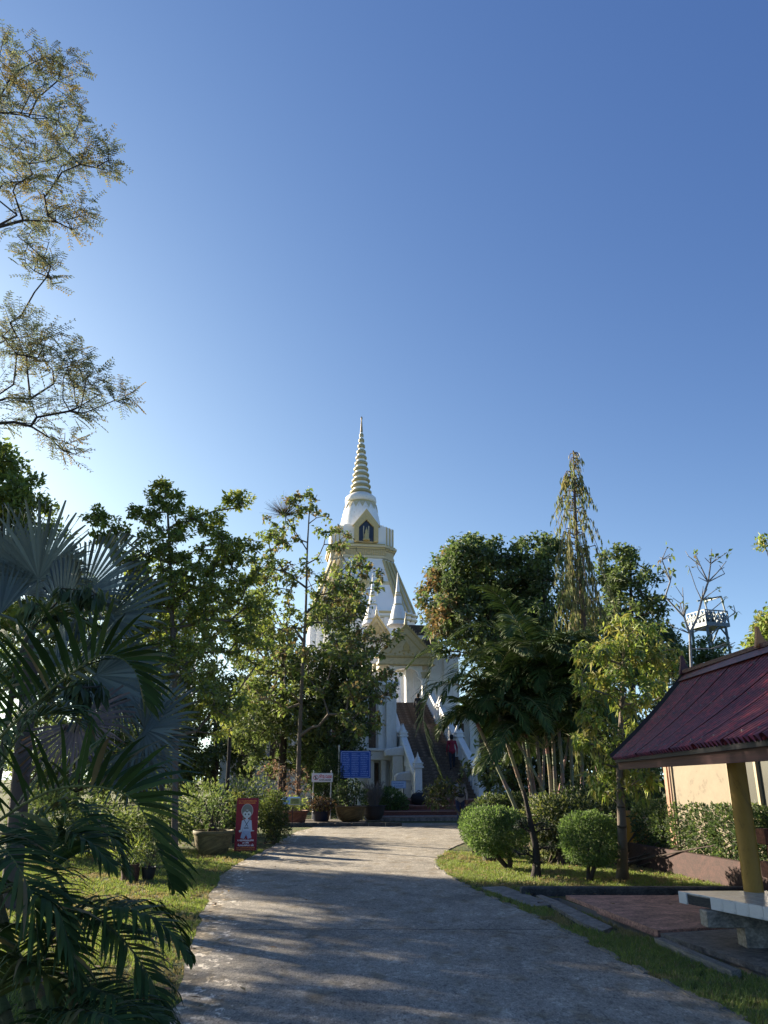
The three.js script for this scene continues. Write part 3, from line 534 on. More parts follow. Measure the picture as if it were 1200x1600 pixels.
  const f1 = part(n0, 'frame', extr(fr, 0.35, 0.03), M.gold); f1.position.z = 0.45;
  const f2 = part(n0, 'window', extr([[-nw * 0.64, ny0 + 0.1], [nw * 0.64, ny0 + 0.1], [nw * 0.64, ny1 - 0.1], [0, ap - 0.8], [-nw * 0.64, ny1 - 0.1]], 0.06), M.glassdark); f2.position.z = 0.48;
  for (const k of [-0.22, 0.22]) part(f2, 'mullion', box(0.08, ny1 - ny0, 0.06, k * nw, (ny0 + ny1) / 2 + 0.05, 0.09), M.goldpale); part(f2, 'statue', lathe([[0.34, 0], [0.36, 0.12], [0.2, 0.3], [0.24, 0.55], [0.12, 0.8], [0.14, 0.95], [0.03, 1.25], [0.001, 1.4]], 14).translate(0, ny0 + 0.05, 0.42), M.gold);
  // layered gold cornice
  const wc = Wq(53, 860, 3.5), HC = (py) => Hq(py, 3.5);
  for (const [a, b, w, m] of [[873, 869.5, 0.93, M.white], [869.5, 866, 0.97, M.goldpale], [866, 856, 0.95, M.goldpale], [856, 853, 1.0, M.gold], [853, 850, 1.04, M.goldpale], [850, 847.5, 1.0, M.gold]]) part(t, 'cornice', prism(wc * w, wc * w, HC(a), HC(b)), m);
  for (let i = 0; i < 26; i++) part(t, 'flute', box(0.09, HC(857) - HC(865), 0.09, (i - 12.5) * 0.175, (HC(857) + HC(865)) / 2, wc * 0.95 + 0.03), M.gold);
  // tapering body with raised gold ribs
  const w0 = Wq(84, 947, 5.2), w1 = Wq(50, 873, 3.3), y0 = Hq(950, 5.2), y1 = Hq(873, 3.3), HB = (py) => Hq(py, 5.3), H9 = Hq(909, 4.2);
  part(t, 'body', prism(w0, w1, y0, y1), M.white);
  const rib = (a, b, w) => { const d = b.clone().sub(a), q = new THREE.Object3D(); q.position.copy(a).add(b).multiplyScalar(0.5); q.lookAt(q.position.clone().add(d)); q.updateMatrix(); return box(w, 0.14, d.length()).applyMatrix4(q.matrix); };
  for (const sx of [-1, 1]) for (const [k, kz] of [[1, 0.64], [0.88, 0.76], [0.76, 0.88], [0.64, 1]]) part(t, 'rib', rib(V(sx * w0 * k, y0, w0 * kz + 0.05), V(sx * w1 * k, y1, w1 * kz + 0.05), 0.3), M.gold);
  { const f = (H9 - y0) / (y1 - y0), w = w0 + (w1 - w0) * f; part(t, 'band', box(w * 1.28, 0.32, 0.14, 0, H9, w + 0.04), M.goldpale); const m = part(t, 'diamond', extr([[-0.9, 0], [0, -0.75], [0.9, 0], [0, 0.75]], 0.16, 0.02), M.goldpale); m.position.set(0, H9, w + 0.06); part(m, 'diamond_centre', extr([[-0.5, 0], [0, -0.42], [0.5, 0], [0, 0.42]], 0.06), M.gold).position.z = 0.17; }
  for (const [a, b, w, m] of [[953, 950, 1.03, M.white], [956, 953, 1.06, M.gold], [960, 956, 1.03, M.white], [963, 960, 1.05, M.goldpale]]) part(t, 'base_cornice', prism(w0 * w, w0 * w, HB(a), HB(b)), m);
  part(t, 'base', prism(w0 * 1.02, w0 * 1.0, 4, HB(963)), M.white);
  for (let i = 0; i < 6; i++) part(t, 'pilaster', cbox(0.4, HB(963) - 5.8, 0.2, (i - 2.5) * 1.3, 5.8, w0 * 1.02 + 0.06, 0.02), M.white2);
}
// terrace building under the stupa
{
  const t = thing('terrace', 'white terrace building with brown panels carrying the great stupa', 'building', onAxis(14.4), TH);
  part(t, 'wall', box(20, 5.6, 40, -1, 2.8, -20.6), M.white2);
  part(t, 'parapet', box(20.4, 0.35, 0.5, -1, 5.78, -0.5), M.white);
  for (let i = 0; i < 11; i++) { const x = -10.4 + i * 1.9; if (Math.abs(x) < 1.6) continue; part(t, 'pilaster', cbox(0.34, 5.5, 0.24, x, 0, -0.48, 0.02), M.white); part(t, 'panel', box(0.9, 3.4, 0.08, x + 0.95, 3.2, -0.57), M.brown); }
}
// small corner stupas
function smallStupa(pos, sc, label) {
  const t = thing('small_stupa', label, 'stupa', pos, TH, 'small stupas on the temple roofs');
  const L = (p) => lathe(p.map(([r, h]) => [r * sc, h * sc]), 24);
  part(t, 'base', L([[0.001, 0], [0.82, 0], [0.82, 0.16], [0.72, 0.2], [0.74, 0.34], [0.66, 0.4]]), M.white);
  part(t, 'gold_band', L([[0.66, 0.4], [0.7, 0.43], [0.7, 0.5], [0.62, 0.53]]), M.goldpale);
  part(t, 'bell', L([[0.62, 0.53], [0.6, 0.7], [0.5, 1.15], [0.4, 1.5], [0.34, 1.62]]), M.white);
  part(t, 'gold_band', L([[0.34, 1.6], [0.37, 1.64], [0.37, 1.7], [0.3, 1.74]]), M.goldpale);
  part(t, 'neck', L([[0.3, 1.74], [0.27, 2.1], [0.22, 2.35]]), M.white);
  for (const h of [2.32, 2.46, 2.58]) part(t, 'ring', L([[0.17, h], [0.25 - (h - 2.3) * 0.2, h + 0.03], [0.25 - (h - 2.3) * 0.2, h + 0.08], [0.15, h + 0.1]]), h === 2.46 ? M.white : M.goldpale);
  part(t, 'spire', L([[0.17, 2.66], [0.1, 3.3], [0.035, 4.1], [0.001, 4.25]]), M.white);
}
const stAt = (px, py, s, ) => { const z = -onAxis(s).z; return at(px, py, z); };
{ const p = stAt(622, 979, 17.5); smallStupa(p, 0.92, 'small white stupa standing directly above the gold gate pediment'); }
{ const p = stAt(582, 978, 21); smallStupa(p, 0.95, 'small white stupa behind the rear gold pediment'); }
{ const p = stAt(284, 962, 26); smallStupa(p, 1.0, 'small white stupa glimpsed through the light green tree'); const t = thing('stupa_tower', 'white square tower with gold cornice seen through the light green tree', 'tower', V(p.x, 0, p.z), TH); part(t, 'shaft', box(2.6, p.y - 0.3, 2.6, 0, (p.y - 0.3) / 2, 0), M.white); part(t, 'cornice', box(2.9, 0.3, 2.9, 0, p.y - 0.15, 0), M.goldpale); }
// roofed gate with gold pediment over the stairs, and the hall gable behind it
function pediment(t, w, h, y, z, m1, m2) {
  const p = part(t, 'pediment', extr([[-w, 0], [w, 0], [w * 0.9, h * 0.14], [0, h], [-w * 0.9, h * 0.14]], 0.22, 0.02), m1); p.position.set(0, y, z);
  const n = Math.round(w * 8); for (const s of [-1, 1]) for (let i = 0; i < n; i++) { const f = (i + 0.5) / n, g = part(p, 'flame_crest', new THREE.ConeGeometry(0.075, 0.26, 5), m1); g.position.set(s * w * (1 - f) * 0.97, h * (0.1 + 0.9 * f) + 0.08, 0.11); g.rotation.z = -s * 0.35; }
  part(p, 'rafter_moulding', [-1, 1].map((s) => { const L = Math.hypot(w, h * 0.92), g = box(L, 0.13, 0.1); g.rotateZ(-s * Math.atan2(h * 0.92, w)); return g.translate(s * w / 2, h * 0.5, 0.27); }), m2);
  part(p, 'inner_moulding', [-1, 1].map((s) => { const L = Math.hypot(w, h * 0.92) * 0.66, g = box(L, 0.07, 0.07); g.rotateZ(-s * Math.atan2(h * 0.92, w)); return g.translate(s * w * 0.33, h * 0.36, 0.26); }), m2);
  const e = part(p, 'emblem', extr([[-0.3, 0], [-0.16, 0.12], [-0.2, 0.3], [0, 0.62], [0.2, 0.3], [0.16, 0.12], [0.3, 0]], 0.07, 0.015), m2); e.position.set(0, h * 0.14, 0.22);
  for (let i = 0; i < 10; i++) { const a = part(p, 'lotus_carving', new THREE.OctahedronGeometry(0.09, 0), m2); const u = (i / 9 - 0.5) * 1.5 * w; a.position.set(u, 0.12 + (i % 2) * 0.1, 0.24); a.scale.z = 0.5; }
  part(p, 'apex_finial', lathe([[0.09, 0], [0.13, 0.1], [0.07, 0.2], [0.1, 0.28], [0.03, 0.5], [0.001, 0.85]], 10), m1).position.set(0, h - 0.05, 0.11);
  return p;
}
{
  const s = 14, p = onAxis(s), z = -p.z, gy = stAt(632, 1105, s).y, ey = stAt(632, 1040, s).y, py = stAt(632, 1028, s).y, apx = stAt(632, 976, s).y, m = mpp(1080, z);
  const c = stAt(634, 1080, s); const t = thing('temple_gate', 'white columned gate with pale gold carved pediment over the stairs', 'gate', V(c.x, 0, p.z), TH);
  const hw = 25 * m;
  for (const sx of [-1, 1]) for (const dz of [0, -3]) {
    const cg = part(t, 'column', cbox(0.36, ey - gy - 0.5, 0.36, sx * (hw + 0.2), gy - 0.3, dz, 0.04), M.white);
    part(cg, 'capital', lathe([[0.2, 0], [0.3, 0.1], [0.26, 0.2], [0.36, 0.34], [0.36, 0.4]], 4).rotateY(Math.PI / 4).translate(sx * (hw + 0.2), ey - 0.82, dz), M.goldpale);
  }
  part(t, 'entablature', [cbox(hw * 2 + 1.5, py - ey, 0.6, 0, ey, 0, 0.02), cbox(hw * 2 + 1.5, py - ey, 0.6, 0, ey, -3, 0.02), box(0.5, py - ey, 2.4, hw + 0.3, (ey + py) / 2, -1.5), box(0.5, py - ey, 2.4, -hw - 0.3, (ey + py) / 2, -1.5)], M.goldpale);
  part(t, 'cornice', [cbox(hw * 2 + 1.9, 0.12, 0.8, 0, py - 0.02, 0.02, 0.02), cbox(hw * 2 + 1.7, 0.08, 0.7, 0, ey - 0.02, 0.02, 0.02)], M.gold);
  // cusped arch between the columns
  { const sh = new THREE.Shape(), a = hw + 0.05, y0 = gy + (ey - gy) * 0.58, y1 = ey - 0.03; sh.moveTo(-a, y0); sh.lineTo(-a, y1); sh.lineTo(a, y1); sh.lineTo(a, y0); sh.quadraticCurveTo(a - 0.06, y0 + 0.3, a - 0.3, y0 + 0.36); sh.quadraticCurveTo(a - 0.12, y1 - 0.5, a - 0.5, y1 - 0.2); sh.quadraticCurveTo(0, y1 - 0.02, -a + 0.5, y1 - 0.2); sh.quadraticCurveTo(-a + 0.12, y1 - 0.5, -a + 0.3, y0 + 0.36); sh.quadraticCurveTo(-a + 0.06, y0 + 0.3, -a, y0); part(t, 'arch', new THREE.ExtrudeGeometry(sh, { depth: 0.16, bevelEnabled: true, bevelSize: 0.02, bevelThickness: 0.02, bevelSegments: 1 }).translate(0, 0, -0.08), M.white); }
  pediment(t, hw + 0.72, apx - py - 0.1, py + 0.1, 0.1, M.goldpale, M.gold);
  // tiled roof behind, white horn-like corner finials
  const ww = hw + 0.75, hh = apx - py;
  for (const sx of [-1, 1]) { const g = new THREE.BufferGeometry(); const q = [[sx * ww, py + 0.1, 0], [0, py + hh, 0], [0, py + hh, -3.4], [sx * ww, py + 0.1, -3.4]]; const v = [0, 1, 2, 0, 2, 3].flatMap((i) => q[i]); g.setAttribute('position', new THREE.BufferAttribute(new Float32Array(v), 3)); g.setAttribute('uv', new THREE.BufferAttribute(new Float32Array([0, 0, 0, 1, 2, 1, 0, 0, 2, 1, 2, 0]), 2)); g.computeVertexNormals(); const rm = M.rooftile.clone(); rm.side = THREE.DoubleSide; part(t, 'roof', g, rm); }
  part(t, 'ceiling', box(hw * 2, 0.1, 2.6, 0, ey + 0.1, -1.5), M.white2);
}
{ // side roofs right of the gate, in two tiers, with white edges and horns
  const s = 18, t = thing('hall_roof', 'tiered brown tiled roof with white edging and horn beside the gate', 'roof', V(stAt(655, 1040, s).x, 0, onAxis(s).z), TH), m = mpp(1000, -onAxis(s).z), X = (px) => (px - 655) * m, Y = (py) => stAt(655, py, s).y;
  part(t, 'roof', extr([[X(620), Y(1002)], [X(672), Y(1002)], [X(664), Y(986)], [X(628), Y(986)]], 2.2), M.rooftile);
  part(t, 'roof', extr([[X(640), Y(1025)], [X(675), Y(1025)], [X(671), Y(1008)], [X(640), Y(1008)]], 2.6), M.rooftile);
  part(t, 'white_edge', [box(X(674) - X(618), 0.25, 2.4, (X(674) + X(618)) / 2, Y(1005), 1.2), box(X(668) - X(622), 0.12, 0.3, (X(668) + X(622)) / 2, Y(985), 1.1), box(X(678) - X(640), 0.2, 2.8, (X(678) + X(640)) / 2, Y(1028), 1.4)], M.white);
  const horn = (x, y, k) => { const q = extr([[-0.14, 0], [0.16, 0], [0.2, 0.5], [0.1, 1.0], [0.12, 1.75], [-0.02, 1.05], [-0.08, 0.5]].map(([a, b]) => [a * k, b * k]), 0.14, 0.02); return q.translate(x, y, 2.3); };
  part(t, 'horn', horn(X(673), Y(1022), 0.95), M.white); part(t, 'horn', horn(X(667), Y(1000), 0.5), M.white);
  part(t, 'wall', box(3.6, Y(1028) - 5.6, 2.2, X(668), (Y(1028) + 5.6) / 2, 0.6), M.white);
  for (const k of [-1.2, -0.2, 0.9]) part(t, 'pilaster', cbox(0.25, Y(1030) - 5.7, 0.14, X(668) + k, 5.7, 1.74, 0.02), M.white);
}
{ // rear pediment hall left of the axis
  const s = 19, z = -onAxis(s).z, c = stAt(588, 995, s), m = mpp(990, z); const t = thing('rear_hall', 'white hall with smaller pale gold pediment behind the gate', 'building', V(c.x, 0, -z), TH);
  part(t, 'wall', box(40 * m, c.y - 5.6, 1.6, 0, (c.y + 5.6) / 2 - 0.02, -0.9), M.white);
  part(t, 'entablature', cbox(44 * m, 0.3, 0.5, 0, c.y - 0.28, 0, 0.02), M.goldpale);
  pediment(t, 21 * m, 34 * m, c.y, 0.05, M.goldpale, M.gold);
  part(t, 'roof', extr([[-20 * m, 0], [20 * m, 0], [0, 32 * m]], 1.6).translate(0, c.y, -1.6), M.rooftile);
}
// stair of brown treads, three flights
const ST = { w: 2.5, y0: 0.75, s0: 0.4 };
const stepsList = [];
{
  const t = thing('stairway', 'long brown staircase climbing to the gate between white balustrades', 'stairs', onAxis(0), TH);
  let y = ST.y0, s = ST.s0; const rise = 0.165, run = 0.315;
  const g = box(ST.w, rise + 0.02, run + 0.02); const nose = box(ST.w, 0.02, 0.03);
  const flights = [11, 11, 9];
  flights.forEach((n, f) => {
    for (let i = 0; i < n; i++) { const m = part(t, 'step', box(ST.w, y + rise, run), M.tread); m.position.set(0, (y + rise) / 2, -(s + run / 2)); const q = part(m, 'nosing', nose, M.brown); q.position.set(0, (y + rise) / 2 + 0.002, run / 2 + 0.005); y += rise; s += run; stepsList.push([s, y]); }
    const L = f === 2 ? 6 : 0.9; const m = part(t, 'landing', box(ST.w, y, L), M.tread); m.position.set(0, y / 2 - 0.001, -(s + L / 2)); s += f === 2 ? 0 : L;
  });
  ST.top = y; ST.sEnd = s;
}
const stairY = (s) => { let y = ST.y0; for (const [a, b] of stepsList) if (s >= a - 0.315) y = b; return y; };
// white balustrades with paired pointed posts
function balustrade(side, label) {
  const t = thing('balustrade', label, 'balustrade', onAxis(0, side * (ST.w / 2 + 0.17)), TH, undefined);
  const post = (s, y0, h, k = 1) => {
    const p = part(t, 'post', cbox(0.32 * k, h, 0.32 * k, 0, y0, -s, 0.02), M.white);
    part(p, 'post_cap', [cbox(0.46 * k, 0.07, 0.46 * k, 0, y0 + h, -s, 0.015), cbox(0.38 * k, 0.1, 0.38 * k, 0, y0 + h + 0.07, -s, 0.03), cbox(0.44 * k, 0.06, 0.44 * k, 0, y0 + h + 0.17, -s, 0.02)], M.white);
    part(p, 'post_finial', lathe([[0.2, 0], [0.21, 0.06], [0.12, 0.15], [0.13, 0.19], [0.06, 0.27], [0.02, 0.42], [0.001, 0.46]].map(([a, b]) => [a * k, b * k]), 4).rotateY(Math.PI / 4).translate(0, y0 + h + 0.23, -s), M.white);
  };
  const segs = [[0.0, 3.9], [4.35, 8.0], [8.7, 11.6]];
  let last = 0;
  segs.forEach(([a, b], i) => {
    const ya = stairY(a), yb = stairY(b);
    post(a, i === 0 ? 0.72 : ya - 0.5, i === 0 ? 1.28 : 1.45); post(b, yb - 0.7, 1.65, 0.92);
    const sh = [[a + 0.14, ya - 0.6], [b - 0.14, yb - 0.6], [b - 0.14, yb + 0.78], [a + 0.14, ya + 0.78]];
    part(t, 'panel', extr(sh, 0.12).rotateY(Math.PI / 2).translate(-0.06, 0, 0), M.white);
    part(t, 'hand_rail', extr([[a + 0.14, ya + 0.78], [b - 0.14, yb + 0.78], [b - 0.14, yb + 0.92], [a + 0.14, ya + 0.92]], 0.26, 0.02).rotateY(Math.PI / 2).translate(-0.13, 0, 0), M.white);
    const L = b - a, n = 7; for (let k = 0; k < n; k++) { const u = a + 0.3 + (L - 0.6) * (k + 0.5) / n, yy = ya + (yb - ya) * (u - a) / L; for (const sd of [-1, 1]) part(t, 'baluster', lathe([[0.05, 0], [0.075, 0.1], [0.045, 0.3], [0.06, 0.55], [0.05, 0.72]], 8).translate(sd * 0.09, yy, -u), M.white); }
  });
  part(t, 'plinth', extr([[0, 0], [12, 0], [12, ST.top - 0.75], [0.2, 0.8]], 0.28).rotateY(Math.PI / 2).translate(-0.14, 0, 0), M.white2);
  return t;
}
balustrade(-1, 'white balustrade with pointed posts on the building side of the stairs');
balustrade(1, 'white balustrade with pointed posts on the palm side of the stairs');
{ // pillared building against the stairs
  const s = 3.4, z = -onAxis(s).z, m = mpp(1180, z), c = stAt(588, 1215, s), t = thing('side_building', 'white pillared building with brown panels beside the staircase', 'building', V(c.x, 0, -z), TH);
  const X = (px) => (px - 588) * m, Y = (py) => stAt(588, py, s).y;
  part(t, 'wall', box(X(622) - X(556), Y(1070), 3, (X(622) + X(556)) / 2, Y(1070) / 2, -1.9), M.white2);
  part(t, 'entablature', [cbox(X(622) - X(550), Y(1174) - Y(1188), 0.9, (X(622) + X(550)) / 2, Y(1188), 0, 0.03), cbox(X(626) - X(546), 0.12, 1.1, (X(626) + X(546)) / 2, Y(1174), 0, 0.02)], M.white2);
  for (const px of [563, 580, 598, 612]) part(t, 'pillar', cbox(7 * m, Y(1188), 0.26, X(px), 0, 0.1, 0.02), M.white2);
  for (const px of [570, 595, 608]) part(t, 'pilaster', cbox(6 * m, Y(1070) - Y(1172), 0.2, X(px), Y(1172) + 0.01, -0.35, 0.02), M.white2);
  part(t, 'panel', box(11 * m, Y(1088) - Y(1168), 0.06, X(583), (Y(1088) + Y(1168)) / 2, -0.38), M.brown);
  part(t, 'door', box(8 * m, Y(1192), 0.06, X(589), Y(1192) / 2, -0.37), M.brown);
  part(t, 'top_cornice', cbox(X(626) - X(552), 0.25, 3.4, (X(626) + X(552)) / 2, Y(1070), -1.8, 0.03), M.white);
}
// scrolls at the foot of the side parapets
for (const [px, py, s, w, lab] of [[620, 1172, 3.0, 0.95, 'white scroll ornament on the side building entablature'], [634, 1211, 1.2, 0.8, 'white scroll ornament low beside the first stair post']]) {
  const c = stAt(px, py + 8, s), t = thing('scroll_ornament', lab, 'ornament', c, TH);
  part(t, 'scroll', extr([[-w * 0.6, 0], [-w * 0.62, 0.14], [-w * 0.5, 0.24], [-w * 0.2, 0.3], [w * 0.2, 0.36], [w * 0.45, 0.42], [w * 0.55, 0.3], [w * 0.4, 0.2], [w * 0.3, 0.06], [w * 0.3, 0]], 0.36, 0.05), M.white2);
  part(t, 'bracket', box(w * 0.5, c.y - 0.001, 0.3, 0, -c.y / 2, 0.18), M.white2);
}
// red brown steps in front of the stairs
{
  const t = thing('entrance_steps', 'low wide red brown steps before the staircase', 'steps', onAxis(0), TH);
  const stone = std(0.42, 0.37, 0.35, 0.85, { map: dirtMap });
  [[0.18, -3.6, 8.4, 0.7, stone], [0.36, -2.9, 8.0, 0.8, M.redstep], [0.54, -2.1, 7.6, 0.9, M.redstep], [0.74, -1.2, 7.2, 2.4, M.redstep]].forEach(([h, s, w, d, m]) => { part(t, 'step', cbox(w, h, d, 0.1, 0, -s - d / 2, 0.012), m); part(t, 'nosing', box(w, 0.025, 0.03, 0.1, h - 0.03, -s + 0.012), std(0.4, 0.24, 0.2, 0.7)); });
}
// ---------------------------------------------------------------- trees
const foot = (px, z) => { const p = at(px, 1250, z); p.y = -0.03; return p; };
const PAL = {
  light: [[0.25, 0.31, 0.05], [0.2, 0.27, 0.045], [0.29, 0.32, 0.06], [0.15, 0.21, 0.045]],
  sparse: [[0.2, 0.27, 0.055], [0.17, 0.24, 0.055], [0.24, 0.27, 0.065], [0.15, 0.21, 0.05], [0.22, 0.17, 0.07]],
  dark: [[0.12, 0.17, 0.045], [0.15, 0.2, 0.05], [0.1, 0.14, 0.04], [0.19, 0.23, 0.055]],
  deep: [[0.1, 0.155, 0.04], [0.12, 0.18, 0.048], [0.08, 0.12, 0.038], [0.15, 0.2, 0.055]],
  feather: [[0.22, 0.27, 0.17], [0.19, 0.24, 0.14], [0.25, 0.28, 0.15], [0.3, 0.27, 0.12]],
  yellow: [[0.23, 0.31, 0.05], [0.29, 0.34, 0.06], [0.17, 0.25, 0.045], [0.31, 0.29, 0.065]],
  weep: [[0.22, 0.23, 0.085], [0.18, 0.21, 0.07], [0.27, 0.24, 0.08], [0.14, 0.18, 0.055]],
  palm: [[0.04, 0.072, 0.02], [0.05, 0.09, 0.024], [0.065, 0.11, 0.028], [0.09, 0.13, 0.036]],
  blue: [[0.14, 0.17, 0.135], [0.115, 0.145, 0.12], [0.165, 0.195, 0.155], [0.1, 0.125, 0.1]],
};
reseed(11);
tree('leafy_tree', 'light green broadleaf tree with upswept leafy limbs behind the blue fan palm', undefined, [foot(280, 17), at(274, 1150, 17), at(270, 1000, 17), at(266, 880, 17.2), at(262, 800, 17)],
  [blob(150, 806, 16, 14, 17, 0.3, 11), blob(175, 830, 26, 22, 17, 0.5, 20), blob(205, 870, 30, 24, 17, 0.6, 23), blob(225, 808, 22, 14, 17, 0.4, 15), blob(252, 775, 16, 22, 17, 0.4, 20), blob(282, 800, 18, 28, 17, 0.5, 20), blob(262, 850, 45, 30, 17, 0.8, 44), blob(330, 815, 24, 24, 17, 0.6, 20), blob(372, 782, 22, 12, 17, 0.4, 15), blob(345, 860, 40, 34, 17, 0.8, 37), blob(300, 920, 75, 44, 17, 1.2, 74), blob(240, 930, 50, 50, 17, 1.0, 51), blob(250, 1020, 60, 44, 17, 1.0, 51), blob(330, 1000, 60, 60, 17, 1.2, 57), blob(290, 1090, 70, 40, 17, 1.1, 44), blob(350, 940, 60, 60, 17.6, 1.2, 50), blob(400, 990, 40, 60, 17.8, 1, 36), blob(200, 960, 34, 60, 17.5, 1, 36), blob(340, 1110, 60, 44, 17.6, 1.2, 40), blob(392, 870, 30, 50, 17, 0.7, 23)],
  { r0: 0.065, bark: [0.151, 0.119, 0.092], from: 0.3, step: 0.45, tip: 0.007, wob: 0.06 }, { n: 38, r: 0.19, L: 0.115, asp: 0.55, pal: PAL.light, droop: 0.05, out: 0.6 });
reseed(12);
tree('sparse_tree', 'tall sparse tree with bare twigs and yellowing leaves before the stupa', undefined, [foot(466, 31.3), at(467, 1180, 31.3), at(472, 1060, 31.3), at(478, 950, 31.3), at(480, 860, 31.3), at(484, 790, 31.3)],
  [blob(484, 790, 40, 24, 31.3, 0.8, 18), blob(435, 830, 34, 36, 31.3, 0.9, 26), blob(415, 890, 34, 40, 31.3, 1.2, 26), blob(545, 900, 34, 30, 31.3, 1.2, 16), blob(520, 845, 34, 30, 31.3, 0.9, 14), blob(470, 900, 60, 44, 31.3, 1.4, 34), blob(560, 880, 30, 26, 31.3, 0.8, 9), blob(590, 900, 24, 20, 31.3, 0.6, 5), blob(430, 980, 48, 56, 31.3, 1.3, 44), blob(540, 930, 40, 30, 31.3, 1.2, 20), blob(520, 960, 44, 40, 31.3, 1.2, 24), blob(562, 1012, 40, 34, 30.6, 1.2, 22), blob(612, 1000, 16, 14, 30.6, 0.5, 5), blob(575, 1070, 44, 34, 30.6, 1.1, 22), blob(606, 1066, 22, 24, 30.6, 0.7, 8), blob(480, 1040, 50, 50, 30.6, 1.2, 22), blob(425, 1080, 44, 44, 31.3, 1.1, 16), blob(560, 1120, 40, 24, 30.6, 0.9, 10)],
  { r0: 0.1, bark: [0.130, 0.108, 0.086], from: 0.2, step: 0.5, tip: 0.011, wob: 0.12, depthCost: 0.02 }, { n: 30, r: 0.3, L: 0.18, asp: 0.7, pal: PAL.sparse, droop: 0.35, out: 0.3, bare: 0.15 },
  (g, lb, tt) => { // ball of fine bare twigs high in the crown
    const c = at(445, 805, 31.3), tw = new Buf(); for (let i = 0; i < 260; i++) { const d = rdir(); d.y = Math.abs(d.y) * 0.8; const a = c.clone(), e = c.clone().addScaledVector(d, rr(0.6, 1.15)).add(V(gauss(), gauss(), gauss()).multiplyScalar(0.2)); stick(tw, a, e, 0.006, 0.003, C(0.16, 0.13, 0.11), 3); } stick(tw, at(480, 860, 31.3), c, 0.03, 0.01, C(0.08, 0.06, 0.05), 5); part(tt, 'twig_cluster', tw.geo().translate(-tt.position.x, -tt.position.y, -tt.position.z), M.bark);
  });
const dense = (name, label, group, px, z, top, blobs, pal, L, n, o = {}) => tree(name, label, group, [foot(px, z), at(px + 3, (1250 + top) / 2, z), at(px, top + 40, z)], blobs, { r0: o.r0 ?? 0.22, bark: o.bark ?? [0.06, 0.045, 0.04], from: 0.25, step: 0.9, tip: 0.012, shell: o.shell ?? 0 }, { n: Math.round(n * 2.6), r: (o.r ?? 0.4) * 1.15, L: L * 0.98, asp: 0.55, pal, droop: 0.15, ...(o.lf ?? {}) });
reseed(13);
const BG = 'dark trees massed behind the potted plants';
dense('background_tree', 'dark dense tree standing behind the light green tree', BG, 335, 45, 1010, [blob(310, 1060, 70, 60, 45, 2, 40), blob(340, 1150, 80, 70, 45, 2, 60), blob(280, 1190, 60, 50, 45, 1.6, 34), blob(390, 1110, 50, 70, 45, 1.6, 40)], PAL.dark, 0.27, 34, { r: 0.6 });
dense('background_tree', 'dark dense tree standing behind the sparse tree trunk', BG, 440, 35, 960, [blob(420, 1030, 60, 60, 35, 2, 44), blob(430, 1130, 80, 70, 35, 2.2, 70), blob(480, 1090, 60, 80, 35, 2, 50), blob(390, 960, 36, 40, 35, 1.4, 18)], PAL.dark, 0.221, 34, { r: 0.6 });
dense('background_tree', 'dark dense tree standing between the sparse tree and the stupa', BG, 535, 35, 960, [blob(530, 960, 44, 44, 35, 1.8, 30), blob(540, 1050, 52, 66, 35, 2, 60), blob(525, 1140, 56, 56, 35, 1.8, 50), blob(500, 1190, 40, 40, 35, 1.4, 26)], PAL.dark, 0.22, 34, { r: 0.6 });
reseed(14);
tree('edge_tree', 'tall small leaved tree rising behind the blue fan palm', undefined, [V(-10.9, -0.03, -20.6), V(-10.8, 3, -20.6), V(-10.7, 6, -20.5), V(-10.6, 9, -20.4)], [blob(0, 735, 34, 44, 20, 1.2, 40), blob(28, 790, 36, 34, 20, 1.2, 40), { c: V(-10.8, 8.4, -20.5), rx: 1.9, ry: 1.9, rz: 1.9, n: 90 }, { c: V(-10.5, 6.4, -20.4), rx: 2.1, ry: 1.6, rz: 2.0, n: 90 }, { c: V(-12.0, 6.2, -19.6), rx: 1.8, ry: 1.4, rz: 1.8, n: 60 }], { r0: 0.2, bark: [0.076, 0.060, 0.049], from: 0.4, step: 0.7, tip: 0.01 }, { n: 55, r: 0.38, L: 0.16, asp: 0.55, pal: PAL.light, small: true });
tree('airy_tree', 'slender airy tree half hidden behind the light green tree', undefined, [foot(254, 26), at(256, 1120, 26), at(250, 980, 26), at(252, 880, 26)], [blob(250, 900, 50, 34, 26, 1.2, 26), blob(215, 960, 44, 40, 26, 1.1, 22), blob(290, 960, 44, 44, 26, 1.1, 22), blob(240, 1030, 60, 40, 26, 1.2, 22), blob(252, 968, 64, 36, 26, 1.3, 44)], { r0: 0.09, bark: [0.1, 0.08, 0.065], from: 0.3, step: 0.6, tip: 0.01 }, { n: 30, r: 0.34, L: 0.2, asp: 0.55, pal: PAL.light });
dense('edge_tree', 'dark bushy tree low behind the fan palm trunk', undefined, 120, 27, 1120, [blob(150, 1150, 60, 40, 27, 1.6, 36), blob(210, 1190, 60, 50, 27, 1.6, 40), blob(110, 1210, 70, 50, 27, 1.6, 40), blob(60, 1220, 60, 60, 27, 1.6, 40)], PAL.dark, 0.17, 28, { r0: 0.1 });
dense('edge_tree', 'dense green tree filling the gap behind the blue fan palm crown', undefined, 70, 55, 900, [blob(40, 930, 70, 60, 55, 4, 60), blob(120, 960, 60, 60, 55, 4, 56), blob(60, 1040, 90, 60, 55, 4, 70), blob(150, 1050, 70, 60, 55, 4, 56), blob(200, 1010, 50, 60, 55, 4, 36), blob(100, 1140, 110, 60, 55, 4, 70)], PAL.dark, 0.34, 34, { r: 0.8 });
